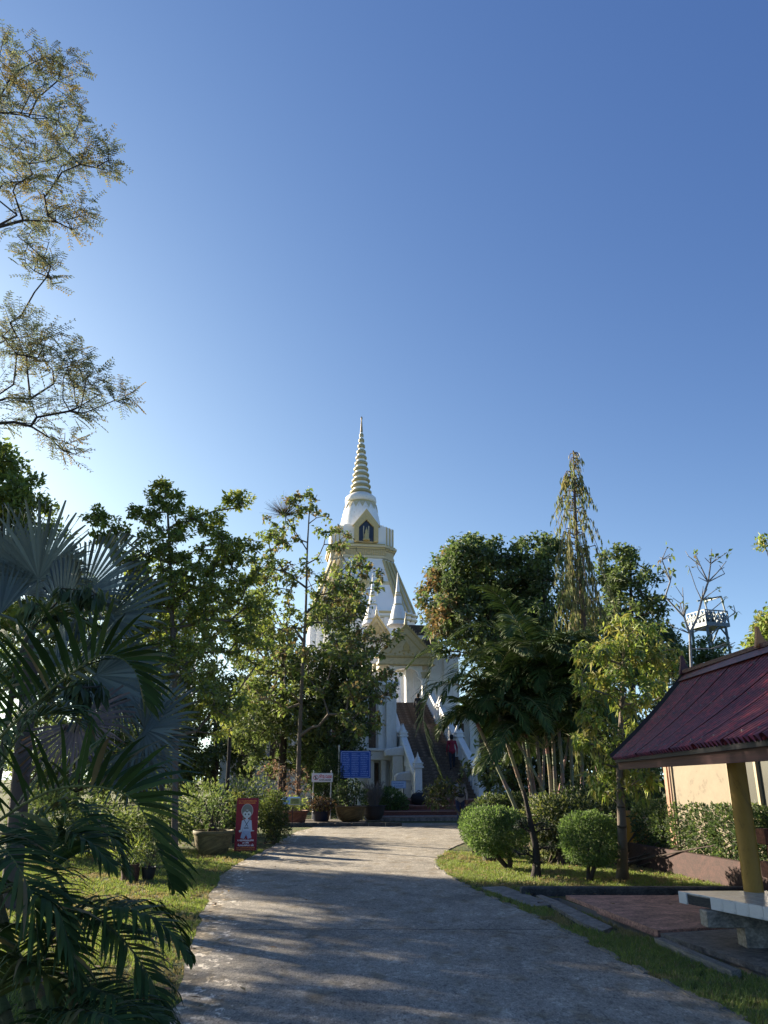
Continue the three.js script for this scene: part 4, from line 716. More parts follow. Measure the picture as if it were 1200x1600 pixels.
dense('edge_tree', 'dense green tree behind the lawn between the fan palm and light green tree', undefined, 220, 55, 1000, [blob(210, 1080, 60, 60, 55, 4, 50), blob(240, 1160, 70, 70, 55, 4, 60), blob(180, 1200, 60, 50, 55, 4, 40)], PAL.dark, 0.34, 34, { r: 0.8 });
// big feathery tree: trunk outside the picture, branches reaching in at the left
reseed(15);
{
  const z = 10, tr = [V(-8.2, -0.03, -9.6), V(-8.1, 3, -9.7), V(-7.8, 6.5, -10), V(-7.4, 9.5, -10.2), V(-7.2, 12, -10)];
  const bl = [blob(40, 110, 50, 50, z, 0.6, 30), blob(100, 110, 30, 24, z, 0.4, 12), blob(20, 190, 60, 60, z, 0.8, 44), blob(100, 170, 34, 40, z, 0.5, 16), blob(90, 240, 60, 40, z, 0.6, 28), blob(160, 245, 26, 22, z, 0.3, 12), blob(40, 290, 60, 50, z, 0.7, 34), blob(110, 330, 34, 24, z, 0.4, 12), blob(50, 390, 30, 34, z, 0.4, 16), blob(80, 425, 18, 10, z, 0.2, 5),
    blob(30, 520, 40, 34, z, 0.5, 24), blob(70, 560, 60, 40, z, 0.6, 34), blob(140, 590, 40, 30, z, 0.4, 18), blob(180, 622, 22, 14, z, 0.2, 8), blob(30, 640, 50, 40, z, 0.5, 24), blob(105, 690, 26, 20, z, 0.3, 10), blob(120, 640, 24, 24, z, 0.3, 10)];
  const far = [{ c: V(-8.2, 11, -10), rx: 1.6, ry: 2.0, rz: 1.6, n: 50 }, { c: V(-8.5, 8.5, -11), rx: 2.6, ry: 2.0, rz: 2.4, n: 50 }];
  tree('feathery_tree', 'tall tree with fine feathery leaves reaching in over the palms against the sky', undefined, tr, [...bl, ...far], { r0: 0.2, bark: [0.054, 0.043, 0.038], from: 0.3, step: 0.4, tip: 0.004, wob: 0.1, arch: 0.04, ex: 0.42 },
    { fn: (lb, wood, e) => { const out = e.p.clone().sub(e.from).normalize(), pal = rnd() < 0.16 ? [[0.34, 0.27, 0.1]] : PAL.feather, n = Math.round(rr(4, 7)); for (let i = 0; i < n; i++) { const d = rdir().multiplyScalar(0.8).add(out); d.y -= 0.15; d.normalize(); pinnate(lb, wood, e.p.clone().add(V(gauss(), gauss(), gauss()).multiplyScalar(0.17)), d, rr(0.18, 0.32), Math.round(rr(4, 7)), 0.024, 0.052, pickc(pal), C(0.06, 0.06, 0.03)); } } });
}
// two more garden trees out of the picture to the left; their shade falls across the road
reseed(16);
{
  const mk = (x, z, h, label, k = 1) => { const p = V(x, -0.03, z); tree('garden_tree', label, 'garden trees at the left of the road', [p, V(x + 0.1, h * 0.35, z), V(x, h * 0.75, z)], [{ c: V(x, h * 0.72, z), rx: 2.3, ry: h * 0.28, rz: 2.3, n: 110 * k }, { c: V(x + 0.4, h * 0.6, z + 0.4), rx: 1.9, ry: h * 0.12, rz: 1.9, n: 50 * k }], { r0: 0.2, bark: [0.076, 0.060, 0.049], from: 0.3, step: 0.8, tip: 0.012 }, { n: 95, r: 0.9, L: 0.17, asp: 0.5, pal: PAL.dark, small: true }); };
  mk(-19.4, -26.6, 14.5, 'tallest broad garden tree left of the palms', 2);
  mk(-13.4, -18.4, 11, 'broad garden tree beside the lawn left of the palms');
  mk(-15, -15.4, 10, 'broad garden tree beside the lawn left of the palms');
  mk(-16.6, -12.8, 9, 'broad garden tree beside the lawn left of the palms');
}
// blue fan palm
reseed(17);
{
  const z = 11, base = foot(40, z), t = thing('fan_palm', 'blue grey fan palm with stiff pleated leaves behind the feathery palm', 'palm', base);
  const loc = (p) => p.sub(base), top = loc(at(50, 1010, z)), wood = new Buf();
  for (let i = 0; i < 10; i++) stick(wood, V(0, 0, 0).lerp(top, i / 10), V(0, 0, 0).lerp(top, (i + 1) / 10), 0.13 * (1 - i * 0.02), 0.125 * (1 - i * 0.02), C(0.09 * rr(0.8, 1.2), 0.08, 0.07), 12);
  part(t, 'trunk', wood.geo(), M.bark);
  const leafM = new THREE.MeshPhysicalMaterial({ vertexColors: true, roughness: 0.6, transmission: 0.15, thickness: 0, side: THREE.DoubleSide });
  const fans = [[60, 905, 10.9, -0.25, 1.0, 0.2, 1.25], [130, 930, 10.7, 0.75, 0.55, 0.25, 1.15], [170, 965, 10.6, 1, 0.15, 0.3, 1.0], [10, 900, 11.4, -0.6, 0.8, 0.1, 1.2], [150, 1055, 10.4, 1, -0.35, 0.35, 1.0], [225, 1140, 10.3, 0.9, 0.25, 0.3, 0.85], [215, 1165, 10.2, 0.8, -0.55, 0.3, 0.85], [95, 970, 10.2, 0.4, 0.7, 0.6, 1.0], [0, 960, 10.6, -0.9, 0.3, 0.4, 1.1], [120, 1130, 10.0, 0.5, -0.7, 0.5, 0.9], [40, 930, 12, 0.1, 0.9, -0.5, 1.2], [180, 1080, 11.6, 0.9, 0.0, -0.4, 1.0]];
  fans.forEach(([px, py, zz, dx, dy, dz, R], i) => {
    const hub = loc(at(px, py, zz)), axis = V(dx, dy, dz).normalize(), face = V(-0.2 + gauss() * 0.4, 0.5 + gauss() * 0.2, 1).normalize();
    const dead = i === 9, f = part(t, 'fan_leaf', fanGeo(hub, axis, face, R, 44, 3.9, dead ? [[0.2, 0.13, 0.1], [0.16, 0.11, 0.09]] : PAL.blue, { cup: 0.22 }), leafM); if (dead) f.userData.label = 'dry brown fan leaf';
    const w = new Buf(), mid = top.clone().lerp(hub, 0.55).add(V(0, 0.12, 0)); stick(w, top, mid, 0.03, 0.024, C(0.17, 0.2, 0.15), 6); stick(w, mid, hub, 0.024, 0.018, C(0.17, 0.2, 0.15), 6); part(f, 'leaf_stalk', w.geo(), M.bark);
  });
}
// feathery palm in the left foreground
reseed(18);
{
  const base = gp(70, 1640), t = thing('feather_palm', 'dark green feather palm with long arching fronds beside the road', 'palm', base);
  const L = (px, py, z) => at(px, py, z).sub(base), wood = new Buf();
  const canes = [[[110, 1640, 5.4], [116, 1540, 5.45], [112, 1440, 5.5], [100, 1390, 5.5]], [[60, 1650, 5.6], [40, 1540, 5.8], [-10, 1420, 5.9], [-40, 1300, 5.9]], [[30, 1650, 5.5], [0, 1560, 5.6], [-50, 1480, 5.7], [-80, 1380, 5.8]], [[90, 1650, 5.8], [70, 1560, 6], [20, 1480, 6.2], [-10, 1360, 6.2]]];
  for (const c of canes) { const pts = c.map((q) => L(...q)); pts[0].y = -0.02; const cv = new THREE.CatmullRomCurve3(pts), w = new Buf(); for (let i = 0; i < 12; i++) { const k = i % 3 === 0 ? 1.25 : 1; stick(w, cv.getPoint(i / 12), cv.getPoint((i + 1) / 12), 0.035 * k * (1 - i * 0.03), 0.035 * (1 - (i + 1) * 0.03), C(0.1 * rr(0.7, 1.3), 0.1 * rr(0.8, 1.2), 0.03), 8); } part(t, 'cane', w.geo(), M.bark); }
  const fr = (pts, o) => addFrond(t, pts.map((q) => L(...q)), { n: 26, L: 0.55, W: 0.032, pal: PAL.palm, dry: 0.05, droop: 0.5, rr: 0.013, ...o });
  fr([[-60, 1330, 5.6], [0, 1281, 5.3], [75, 1237, 5.1], [131, 1228, 5.0], [187, 1237, 4.95], [220, 1262, 4.95], [250, 1337, 5], [268, 1384, 5.1]], { n: 40, L: 0.5, lift: 0.9, open: 1.1, droop: 0.3, split: true });
  fr([[-70, 1230, 5.8], [0, 1152, 5.5], [60, 1095, 5.3], [106, 1056, 5.2], [165, 1022, 5.15], [205, 1040, 5.2], [228, 1100, 5.3]], { n: 40, L: 0.58, lift: 0.8, open: 1.1, droop: 0.3, split: true });
  fr([[100, 1400, 5.5], [140, 1415, 5.4], [200, 1422, 5.35], [250, 1442, 5.3], [292, 1490, 5.3]], { n: 32, L: 0.38, droop: 0.9, split: true });
  fr([[112, 1440, 5.5], [140, 1430, 5.45], [180, 1455, 5.4], [230, 1520, 5.3], [262, 1592, 5.2]], { n: 32, L: 0.4, droop: 0.8 });
  fr([[110, 1500, 5.45], [140, 1540, 5.2], [190, 1560, 5.1], [262, 1596, 5.0]], { n: 28, L: 0.36, droop: 0.6 });
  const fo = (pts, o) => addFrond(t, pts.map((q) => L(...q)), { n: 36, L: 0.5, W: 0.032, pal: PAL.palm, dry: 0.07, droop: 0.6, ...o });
  fo([[100, 1390, 5.5], [80, 1340, 5.6], [90, 1310, 5.7], [130, 1310, 5.6], [175, 1350, 5.5]], {});
  fo([[-40, 1300, 5.9], [10, 1180, 6], [60, 1120, 6.1], [110, 1120, 6.2], [150, 1170, 6.2]], {});
  fo([[-10, 1360, 6.2], [40, 1290, 6.4], [110, 1260, 6.5], [170, 1300, 6.5], [200, 1360, 6.5]], { L: 0.45 });
  fo([[-80, 1380, 5.8], [-40, 1320, 5.3], [10, 1330, 4.9], [50, 1400, 4.8], [60, 1480, 4.8]], { L: 0.5 });
  fo([[0, 1560, 5.6], [30, 1470, 5.4], [70, 1450, 5.2], [110, 1480, 5.1], [130, 1560, 5.1]], { L: 0.4 });
  fo([[-20, 1600, 5.4], [0, 1540, 5.2], [30, 1500, 5.1], [70, 1520, 5], [90, 1580, 5]], { L: 0.36, pal: [[0.09, 0.12, 0.03], [0.13, 0.14, 0.03]] });
  fo([[60, 1640, 5.2], [90, 1590, 5.0], [140, 1580, 4.9], [190, 1600, 4.8], [220, 1640, 4.8]], { L: 0.34 });
  fo([[-60, 1250, 5.9], [-30, 1120, 6.3], [20, 1010, 6.5], [80, 960, 6.6], [140, 975, 6.6]], { L: 0.5 });
  fo([[-40, 1420, 5.5], [-10, 1400, 5.2], [40, 1385, 5.0], [90, 1420, 4.9], [110, 1500, 4.9]], { L: 0.45 });
}
// shrub branch with hanging leaves between the palms
reseed(19);
tree('hanging_leaf_tree', 'young tree with drooping dark leaves between the two left palms', undefined, [foot(-20, 8.5), at(0, 1200, 8.5), at(40, 1000, 8.3), at(90, 940, 8.2)], [blob(130, 925, 40, 12, 8.2, 0.25, 12), blob(70, 945, 26, 14, 8.2, 0.25, 8), blob(135, 1075, 34, 20, 8.2, 0.3, 12), blob(60, 1060, 30, 24, 8.3, 0.3, 8)], { r0: 0.05, bark: [0.076, 0.065, 0.043], from: 0.4, step: 0.3, tip: 0.006 }, { n: 11, r: 0.09, L: 0.17, asp: 0.38, pal: [[0.05, 0.085, 0.03], [0.04, 0.07, 0.028], [0.07, 0.1, 0.03]], droop: 1.4, out: 0.2 });
// right palm clump
reseed(20);
{
  const base = foot(850, 21), t = thing('palm_clump', 'clump of slender palms with drooping fronds right of the staircase', 'palm', base);
  const stems = [[800, 1055], [770, 1090], [745, 1130], [830, 1030], [860, 1050], [890, 1060], [815, 1100], [870, 1110], [905, 1090], [840, 1085], [850, 1170], [890, 1150], [785, 1120], [815, 1150]];
  const feet = [[836, 0], [842, 0.2], [828, -0.3], [850, 0], [868, 0.3], [892, 0], [846, -0.4], [878, -0.3], [900, 0.2], [860, 0.5], [852, -0.5], [856, -0.6], [884, -0.5], [838, -0.5]];
  stems.forEach(([px, py], i) => {
    const top = at(px, py, 21 + gauss() * 0.8).sub(base), a = foot(feet[i][0], 21 + feet[i][1]).sub(base), mid = a.clone().lerp(top, 0.5).add(V(gauss() * 0.15, 0.1, 0)), cv = new THREE.CatmullRomCurve3([a, mid, top]), w = new Buf();
    for (let k = 0; k < 14; k++) { const q = k % 2 ? 1 : 1.08; stick(w, cv.getPoint(k / 14), cv.getPoint((k + 1) / 14), (i > 9 ? 0.035 : 0.05) * q, i > 9 ? 0.033 : 0.047, C(0.26 * rr(0.7, 1.2), 0.24 * rr(0.7, 1.1), 0.16), 7); }
    part(t, 'cane', w.geo(), M.bark);
    const n = 9 + (i % 3), L = rr(2.4, 3.1);
    for (let k = 0; k < n; k++) { const az = k / n * 6.283 + rr(-0.4, 0.4); const low = Math.cos(az) < 0.1 && px < 825 && py > 1070; addFrond(t, arch(top, az, rr(0.3, 1.1), L * rr(0.8, 1.1) * (low ? 0.42 : 1), rr(0.28, 0.55), 6), { n: 40, L: 0.72, W: 0.05, pal: PAL.palm, droop: 0.75, lift: 0.3, rr: 0.018, seg: 3, rib: [0.2, 0.2, 0.09] }); }
  });
  // a long dry frond bowing down over the stairs
  addFrond(t, [at(760, 1110, 20.5), at(715, 1070, 20.3), at(680, 1075, 20), at(662, 1110, 20), at(668, 1160, 20), at(690, 1215, 20)].map((p) => p.sub(base)), { n: 44, L: 0.8, W: 0.06, pal: PAL.palm, droop: 0.9, seg: 3, rib: [0.4, 0.36, 0.25], rr: 0.022 });
  addFrond(t, [at(770, 1070, 21), at(720, 1010, 20.8), at(690, 1010, 20.6), at(670, 1060, 20.6), at(660, 1120, 20.6)].map((p) => p.sub(base)), { n: 30, L: 0.62, W: 0.05, pal: PAL.palm, droop: 0.8, seg: 3 });
}
// weeping columnar tree
reseed(21);
{
  const z = 24, tr = [foot(942, z), at(930, 1150, z), at(915, 1000, z), at(903, 860, z), at(897, 760, z), at(896, 704, z)];
  const cv = new THREE.CatmullRomCurve3(tr), tw = [], bl = [];
  tree('weeping_tree', 'narrow weeping tree with thin bare top and hanging leaves', undefined, tr, [], { r0: 0.12, bark: [0.130, 0.092, 0.071], tn: 20, taper: 0.86 }, { n: 0 }, (g, lb) => {
    const bc = C(0.13, 0.1, 0.07);
    for (let i = 0; i < 230; i++) {
      const f = 0.22 + 0.78 * Math.pow(i / 230, 0.9), p = cv.getPoint(f), az = rr(0, 6.283), top = f > 0.66, reach = (top ? 0.16 + (1 - f) * 1.9 : 0.5 + 0.45 * rnd()) * rr(0.55, 1.15), fall = top ? rr(0.5, 1.0) * reach : rr(0.8, 1.8);
      if (top && rnd() < 0.25) continue;
      const m = p.clone().add(V(Math.cos(az) * reach * 0.6, reach * 0.15, Math.sin(az) * reach * 0.6)), e = p.clone().add(V(Math.cos(az) * reach, -fall, Math.sin(az) * reach));
      stick(g.bb, p, m, 0.018, 0.014, bc, 4); stick(g.bb, m, e, 0.014, 0.006, bc, 4);
      const dens = f > 0.88 ? 0.08 : f > 0.66 ? 0.32 : 1.1; const nl = Math.round(40 * dens * rr(0.4, 1.5)), c0 = pickc(PAL.weep);
      for (let k = 0; k < nl; k++) { const q = m.clone().lerp(e, rr(0, 1.25)).add(V(gauss() * 0.12, gauss() * 0.14, gauss() * 0.12)), d = V(gauss() * 0.4, -1, gauss() * 0.4).normalize(); leaf(lb, q, d, rdir(), rr(0.16, 0.26), 0.05, rnd() < 0.6 ? c0 : pickc(PAL.weep)); }
    }
  });
}
// yellow green tree right of the palms
reseed(22);
tree('yellow_green_tree', 'yellow green tree with slim pointed leaves and pale trunk by the kerb', undefined, [gp(973, 1374), at(972, 1290, 13.2), at(968, 1200, 13.2), at(972, 1100, 13.3), at(975, 1010, 13.3)],
  [blob(985, 985, 45, 26, 13.3, 0.5, 18), blob(960, 1020, 40, 30, 13.2, 0.5, 20), blob(1020, 1020, 36, 30, 13.3, 0.5, 16), blob(930, 1070, 36, 36, 13.1, 0.5, 26), blob(925, 1015, 24, 24, 13.1, 0.4, 12), blob(985, 1080, 46, 36, 13.2, 0.6, 24), blob(1035, 1060, 30, 30, 13.4, 0.4, 12), blob(925, 1140, 28, 36, 13.1, 0.4, 14), blob(975, 1150, 44, 34, 13.1, 0.6, 18), blob(950, 1215, 34, 30, 13.1, 0.5, 12), blob(1000, 1210, 34, 34, 13.2, 0.5, 12)],
  { r0: 0.09, bark: [0.173, 0.140, 0.108], from: 0.35, step: 0.35, tip: 0.006 }, { n: 26, r: 0.16, L: 0.14, asp: 0.32, pal: PAL.yellow, droop: 0.7, out: 0.3 });
// big dense trees behind, right of the stupa
reseed(23);
dense('shade_tree', 'big rounded tree turning orange brown on one side right of the stupa', undefined, 760, 45, 835, [blob(735, 890, 62, 46, 45, 4, 100), blob(700, 940, 44, 50, 45, 3.4, 80), blob(790, 920, 60, 60, 45, 4, 90), blob(740, 980, 70, 50, 45, 4, 70), blob(800, 1010, 70, 70, 45, 4, 60)], PAL.deep, 0.3, 28, { r0: 0.25, r: 0.6, lf: { at: (p) => { const q = at(700, 900, 45), k = p.x < q.x - 0.6 + noise3(p.x * 0.5, p.y * 0.5, p.z * 0.5) * 1.6; return k ? { pal: [[0.24, 0.15, 0.06], [0.19, 0.14, 0.05], [0.16, 0.16, 0.05], [0.13, 0.17, 0.05]] } : {}; } } });
dense('shade_tree', 'big dark green tree behind the weeping tree', undefined, 850, 42, 835, [blob(840, 885, 44, 44, 42, 3, 60), blob(860, 960, 60, 60, 42, 3.4, 70), blob(880, 1060, 60, 60, 42, 3, 50)], PAL.deep, 0.28, 28, { r0: 0.3, r: 0.55 });
dense('shade_tree', 'dark green tree between the weeping tree and the bare tree', undefined, 985, 36, 850, [blob(965, 890, 34, 34, 36, 2, 30), blob(990, 940, 44, 50, 36, 2.4, 50), blob(1000, 1020, 50, 50, 36, 2.4, 50), blob(950, 1000, 40, 60, 36, 2, 40), blob(1040, 1020, 40, 40, 36, 2, 30)], PAL.deep, 0.24, 26, { r: 0.45 });
dense('shade_tree', 'dark green tree behind the bare tree and the water tower legs', undefined, 1110, 40, 990, [blob(1100, 1030, 46, 30, 40, 2, 36), blob(1060, 1060, 40, 40, 40, 2, 30), blob(1140, 1060, 40, 30, 40, 2, 30)], PAL.deep, 0.24, 26, { r: 0.45 });
dense('shade_tree', 'bright green tree rising behind the pavilion ridge', undefined, 1235, 26, 940, [blob(1205, 990, 20, 24, 26, 1, 18), blob(1235, 980, 40, 50, 26, 1.6, 50), blob(1183, 1010, 14, 12, 26, 0.6, 8), blob(1193, 846, 5, 4, 26, 0.1, 2), blob(1240, 1080, 50, 50, 26, 1.6, 30)], PAL.yellow, 0.2, 24, { r: 0.35 });
dense('shade_tree', 'dark tree behind the palm clump right of the stairs', undefined, 800, 30, 1040, [blob(850, 1130, 70, 80, 30, 2, 70), blob(820, 1200, 90, 50, 29, 2, 60), blob(900, 1170, 50, 70, 29, 1.8, 50)], PAL.deep, 0.2, 28, { r0: 0.12 });
dense('shade_tree', 'dark tree between the palm clump and the cream house', undefined, 970, 26, 1080, [blob(950, 1150, 50, 70, 26, 1.8, 50), blob(1010, 1150, 50, 70, 26, 1.8, 50), blob(990, 1220, 70, 40, 25, 1.8, 40)], PAL.deep, 0.18, 28, { r0: 0.1 });
// bare tree
reseed(24);
tree('bare_tree', 'nearly bare pale tree with upright branches behind the pavilion roof', undefined, [foot(1085, 21), at(1084, 1120, 21), at(1080, 1040, 21), at(1078, 990, 21)],
  [blob(1040, 880, 12, 26, 21, 0.3, 9), blob(1050, 920, 20, 30, 21, 0.4, 7), blob(1080, 870, 10, 20, 21, 0.3, 6), blob(1092, 905, 16, 34, 21, 0.4, 9), blob(1110, 870, 8, 16, 21, 0.3, 5), blob(1130, 880, 12, 20, 21, 0.3, 6), blob(1120, 930, 16, 22, 21, 0.3, 6), blob(1062, 960, 24, 30, 21, 0.5, 10), blob(1145, 950, 8, 12, 21, 0.2, 3), blob(1140, 1000, 16, 14, 21, 0.3, 4)],
  { r0: 0.07, bark: [0.216, 0.216, 0.216], from: 0.25, step: 0.5, tip: 0.009, wob: 0.045, arch: -0.05, depthCost: 0.35 }, { n: 5, r: 0.12, L: 0.16, asp: 0.5, pal: PAL.sparse, droop: 0.4, bare: 0.55 });
// far belt of trees closing the horizon
reseed(25);
{
  const b = new Buf(), w = new Buf();
  for (let i = 0; i < 5200; i++) { const u = rr(-1, 1), x = u * 120, z = -95 - 20 * rnd(), h = (6 + 3 * noise2(x * 0.06, 1) + 1.4 * noise2(x * 0.3, 5)) * Math.pow(rnd(), 0.6); leaf(b, V(x, Math.max(0.2, h), z), rdir(), V(0, 1, 0), rr(0.8, 1.6), 0.9, pickc(PAL.deep)); }
  const m = part(scene, 'treeline', b.geo(), M.leaf); tag(m, 'far belt of dark trees beyond the temple grounds', 'trees', undefined, 'stuff');
}
// ---------------------------------------------------------------- clipped bushes, hedges and shrubs
reseed(30);
const BUSH = [[0.14, 0.22, 0.05], [0.11, 0.185, 0.042], [0.17, 0.26, 0.06], [0.09, 0.145, 0.04]];
{ const p = gp(794, 1358), m = mpp(1300, -p.z), c = at(772, 1298, -p.z - 0.0); shrub('topiary_bush', 'wide clipped round bush at the bend of the road', undefined, p, { body: [[c.x - p.x - 0.08, c.y, 0, 40 * m, 34 * m, 0.55, 9000], [c.x - p.x + 0.22, c.y - 0.02, 0.05, 34 * m, 34 * m, 0.5, 6000]], L: 0.048, pal: BUSH, rough: 0.15, thick: 0.34, sr: 0.04, foot: 0.05 }); }
{ const p = gp(921, 1378), m = mpp(1310, -p.z), c = at(921, 1310, -p.z); shrub('topiary_bush', 'clipped squarish bush beside the yellow green tree trunk', undefined, p, { body: [[c.x - p.x, c.y, 0, 45 * m, 37 * m, 0.48, 14000]], square: 0.35, L: 0.042, pal: BUSH, rough: 0.13, thick: 0.34, sr: 0.035, foot: 0.04 }); }
{ const p = gp(745, 1338); shrub('topiary_bush', 'small clipped bush tucked behind the wide round bush', undefined, p, { body: [[0, 0.62, 0, 0.36, 0.42, 0.34, 4200]], L: 0.045, pal: BUSH, rough: 0.08, sr: 0.025 }); }
{ const p = foot(790, 24.5); shrub('hedge', 'loose hedge with bright leaf tips behind the wide round bush', undefined, p, { body: [[-0.4, 0.68, 0, 0.6, 0.5, 0.5, 2200], [0.2, 0.7, 0, 0.7, 0.5, 0.5, 2400], [0.85, 0.68, 0, 0.7, 0.5, 0.5, 2200]], L: 0.1, big: true, pal: [[0.12, 0.16, 0.035], [0.08, 0.12, 0.03], [0.05, 0.08, 0.025]], thick: 0.5, stems: 8, foot: 0.8 }, 'hedge'); }
{ const p = gp(880, 1352); shrub('shrub', 'loose shrub with yellow green tips behind the squarish clipped bush', undefined, p, { body: [[-0.15, 0.78, -0.3, 0.65, 0.5, 0.5, 2600], [0.5, 0.85, -0.4, 0.6, 0.42, 0.5, 2000], [-0.1, 0.55, -0.2, 0.5, 0.4, 0.4, 1000]], L: 0.085, big: true, pal: [[0.15, 0.17, 0.04], [0.08, 0.11, 0.03], [0.05, 0.075, 0.022]], thick: 0.6, stems: 10, foot: 0.3 }); }
{ // cloud-pruned tree with dark pads
  const p = gp(838, 1372), z = -p.z, t = [p, at(838, 1330, z), at(830, 1290, z), at(824, 1260, z), at(818, 1235, z)];
  tree('bonsai_tree', 'dark cloud pruned tree with crooked trunk between the clipped bushes', undefined, t, [blob(818, 1330, 14, 7, z, 0.12, 9), blob(858, 1322, 14, 7, z, 0.12, 9), blob(836, 1346, 16, 6, z, 0.14, 9), blob(815, 1286, 16, 8, z, 0.14, 10), blob(850, 1290, 16, 7, z, 0.14, 10)], { r0: 0.075, bark: [0.038, 0.030, 0.026], from: 0.15, step: 0.2, tip: 0.008, taper: 0.6 }, { n: 26, r: 0.06, L: 0.05, asp: 0.4, pal: [[0.02, 0.035, 0.018], [0.03, 0.05, 0.02]], small: true });
}
{ const p = gp(732, 1292), z = -p.z; tree('frangipani_shrub', 'small glossy leaved tree leaning beside the walking person', undefined, [p, at(718, 1272, z), at(706, 1258, z)], [blob(688, 1250, 24, 18, z, 0.5, 22), blob(705, 1228, 24, 16, z, 0.5, 20), blob(680, 1232, 16, 12, z, 0.4, 12)], { r0: 0.06, bark: [0.130, 0.108, 0.086], from: 0.3, step: 0.3, tip: 0.012 }, { n: 14, r: 0.15, L: 0.18, asp: 0.42, pal: [[0.1, 0.12, 0.03], [0.07, 0.1, 0.028], [0.13, 0.14, 0.035]] }); }
{ const p = foot(512, 33); shrub('columnar_bush', 'tall rounded green bush behind the white prohibition sign', undefined, p, { body: [[0, 1.5, 0, 0.66, 1.3, 0.6, 7000], [0.1, 0.9, 0.1, 0.7, 0.8, 0.6, 2500]], L: 0.08, pal: [[0.05, 0.09, 0.02], [0.035, 0.065, 0.018], [0.09, 0.14, 0.03]], thick: 0.4, sr: 0.05 }); }
{ const p = foot(598, 33.4); shrub('hedge', 'low dark green hedge under the blue notice board', undefined, p, { body: [[-0.3, 0.7, 0, 0.55, 0.5, 0.45, 2000], [0.3, 0.75, 0, 0.5, 0.5, 0.45, 2000], [0.7, 0.6, 0, 0.35, 0.4, 0.35, 1000]], L: 0.09, pal: BUSH, thick: 0.5, stems: 6, foot: 0.6 }, 'hedge'); }
{ const p = foot(444, 31); tree('pink_leaf_shrub', 'thin shrub with pinkish brown leaves behind the information stand', undefined, [p, at(444, 1250, 31), at(442, 1220, 31)], [blob(430, 1205, 26, 18, 31, 0.5, 24), blob(462, 1212, 26, 18, 31, 0.5, 22), blob(440, 1235, 34, 14, 31, 0.6, 20), blob(475, 1235, 18, 14, 31, 0.4, 10)], { r0: 0.05, bark: [0.108, 0.081, 0.065], from: 0.1, step: 0.25, tip: 0.006 }, { n: 10, r: 0.12, L: 0.09, asp: 0.55, pal: [[0.26, 0.14, 0.09], [0.2, 0.14, 0.08], [0.16, 0.12, 0.06], [0.3, 0.19, 0.12]] }); }
{ const p = gp(422, 1318); shrub('shrub', 'bright green bush beside the red poster stand', undefined, p, { body: [[0.05, 0.72, -0.1, 0.36, 0.55, 0.36, 3000], [0.14, 0.4, 0, 0.34, 0.36, 0.3, 1200]], L: 0.07, pal: [[0.13, 0.16, 0.03], [0.1, 0.14, 0.028], [0.07, 0.1, 0.025]], thick: 0.7, rough: 0.14, stems: 10, foot: 0.15, sr: 0.012 }); }
{ const p = gp(362, 1318); shrub('shrub', 'yellow green leafy shrub between the tan pot and the poster', undefined, p, { body: [[-0.05, 0.85, -0.3, 0.28, 0.42, 0.25, 700], [0, 0.45, -0.3, 0.2, 0.3, 0.2, 250]], L: 0.1, big: true, pal: [[0.17, 0.18, 0.04], [0.11, 0.14, 0.03]], thick: 0.8, rough: 0.2, stems: 6, sr: 0.01 }); }
for (const [px, z, w, h, n, lab] of [[320, 21, 0.8, 1.5, 1900, 'tall mixed green shrub behind the tan pot'], [255, 20, 0.9, 1.1, 1700, 'low dark shrub at the back of the lawn'], [200, 19, 0.8, 0.9, 1500, 'low dark shrub behind the small clay pot'], [385, 24, 0.9, 1.7, 2000, 'dark shrub behind the poster stand'], [150, 18, 0.9, 1.2, 1500, 'low dark shrub behind the palm canes'], [90, 17, 1.0, 1.4, 1700, 'shadowy shrub behind the blue fan palm trunk']])
  shrub('shrub', lab, 'shrubs at the back of the lawn', foot(px, z), { body: [[0, h * 0.55, 0, w, h * 0.5, w * 0.7, n]], L: 0.13, big: true, asp: 0.4, pal: PAL.dark, thick: 0.8, rough: 0.25, stems: 8, foot: 0.3, sr: 0.014 });
for (const [px, z, lab] of [[945, 18, 'leafy shrub behind the palm canes and hedge'], [1010, 19, 'rounded green shrub beside the mustard pot'], [905, 20, 'dark shrub at the foot of the palm clump']])
  shrub('shrub', lab, 'shrubs behind the hedge', foot(px, z), { body: [[0, 0.75, 0, 0.8, 0.7, 0.6, 2600]], L: 0.1, pal: [[0.06, 0.09, 0.022], [0.09, 0.12, 0.03], [0.04, 0.065, 0.018]], thick: 0.6, rough: 0.15, stems: 6, foot: 0.2 });
{ const p = gp(349, 1318), z = -p.z; const t = thing('dead_trunk', 'dark bare trunk standing behind the tan pot', 'trunk', V(p.x, -0.03, p.z)); const w = new Buf(); let a = V(0, 0, 0); for (let i = 0; i < 8; i++) { const e = V(0.02 * gauss(), (i + 1) * 0.36, 0.02 * gauss()); stick(w, a, e, 0.065 - i * 0.003, 0.062 - i * 0.003, C(0.035, 0.03, 0.027), 9); a = e; } part(t, 'trunk', w.geo(), M.bark); }
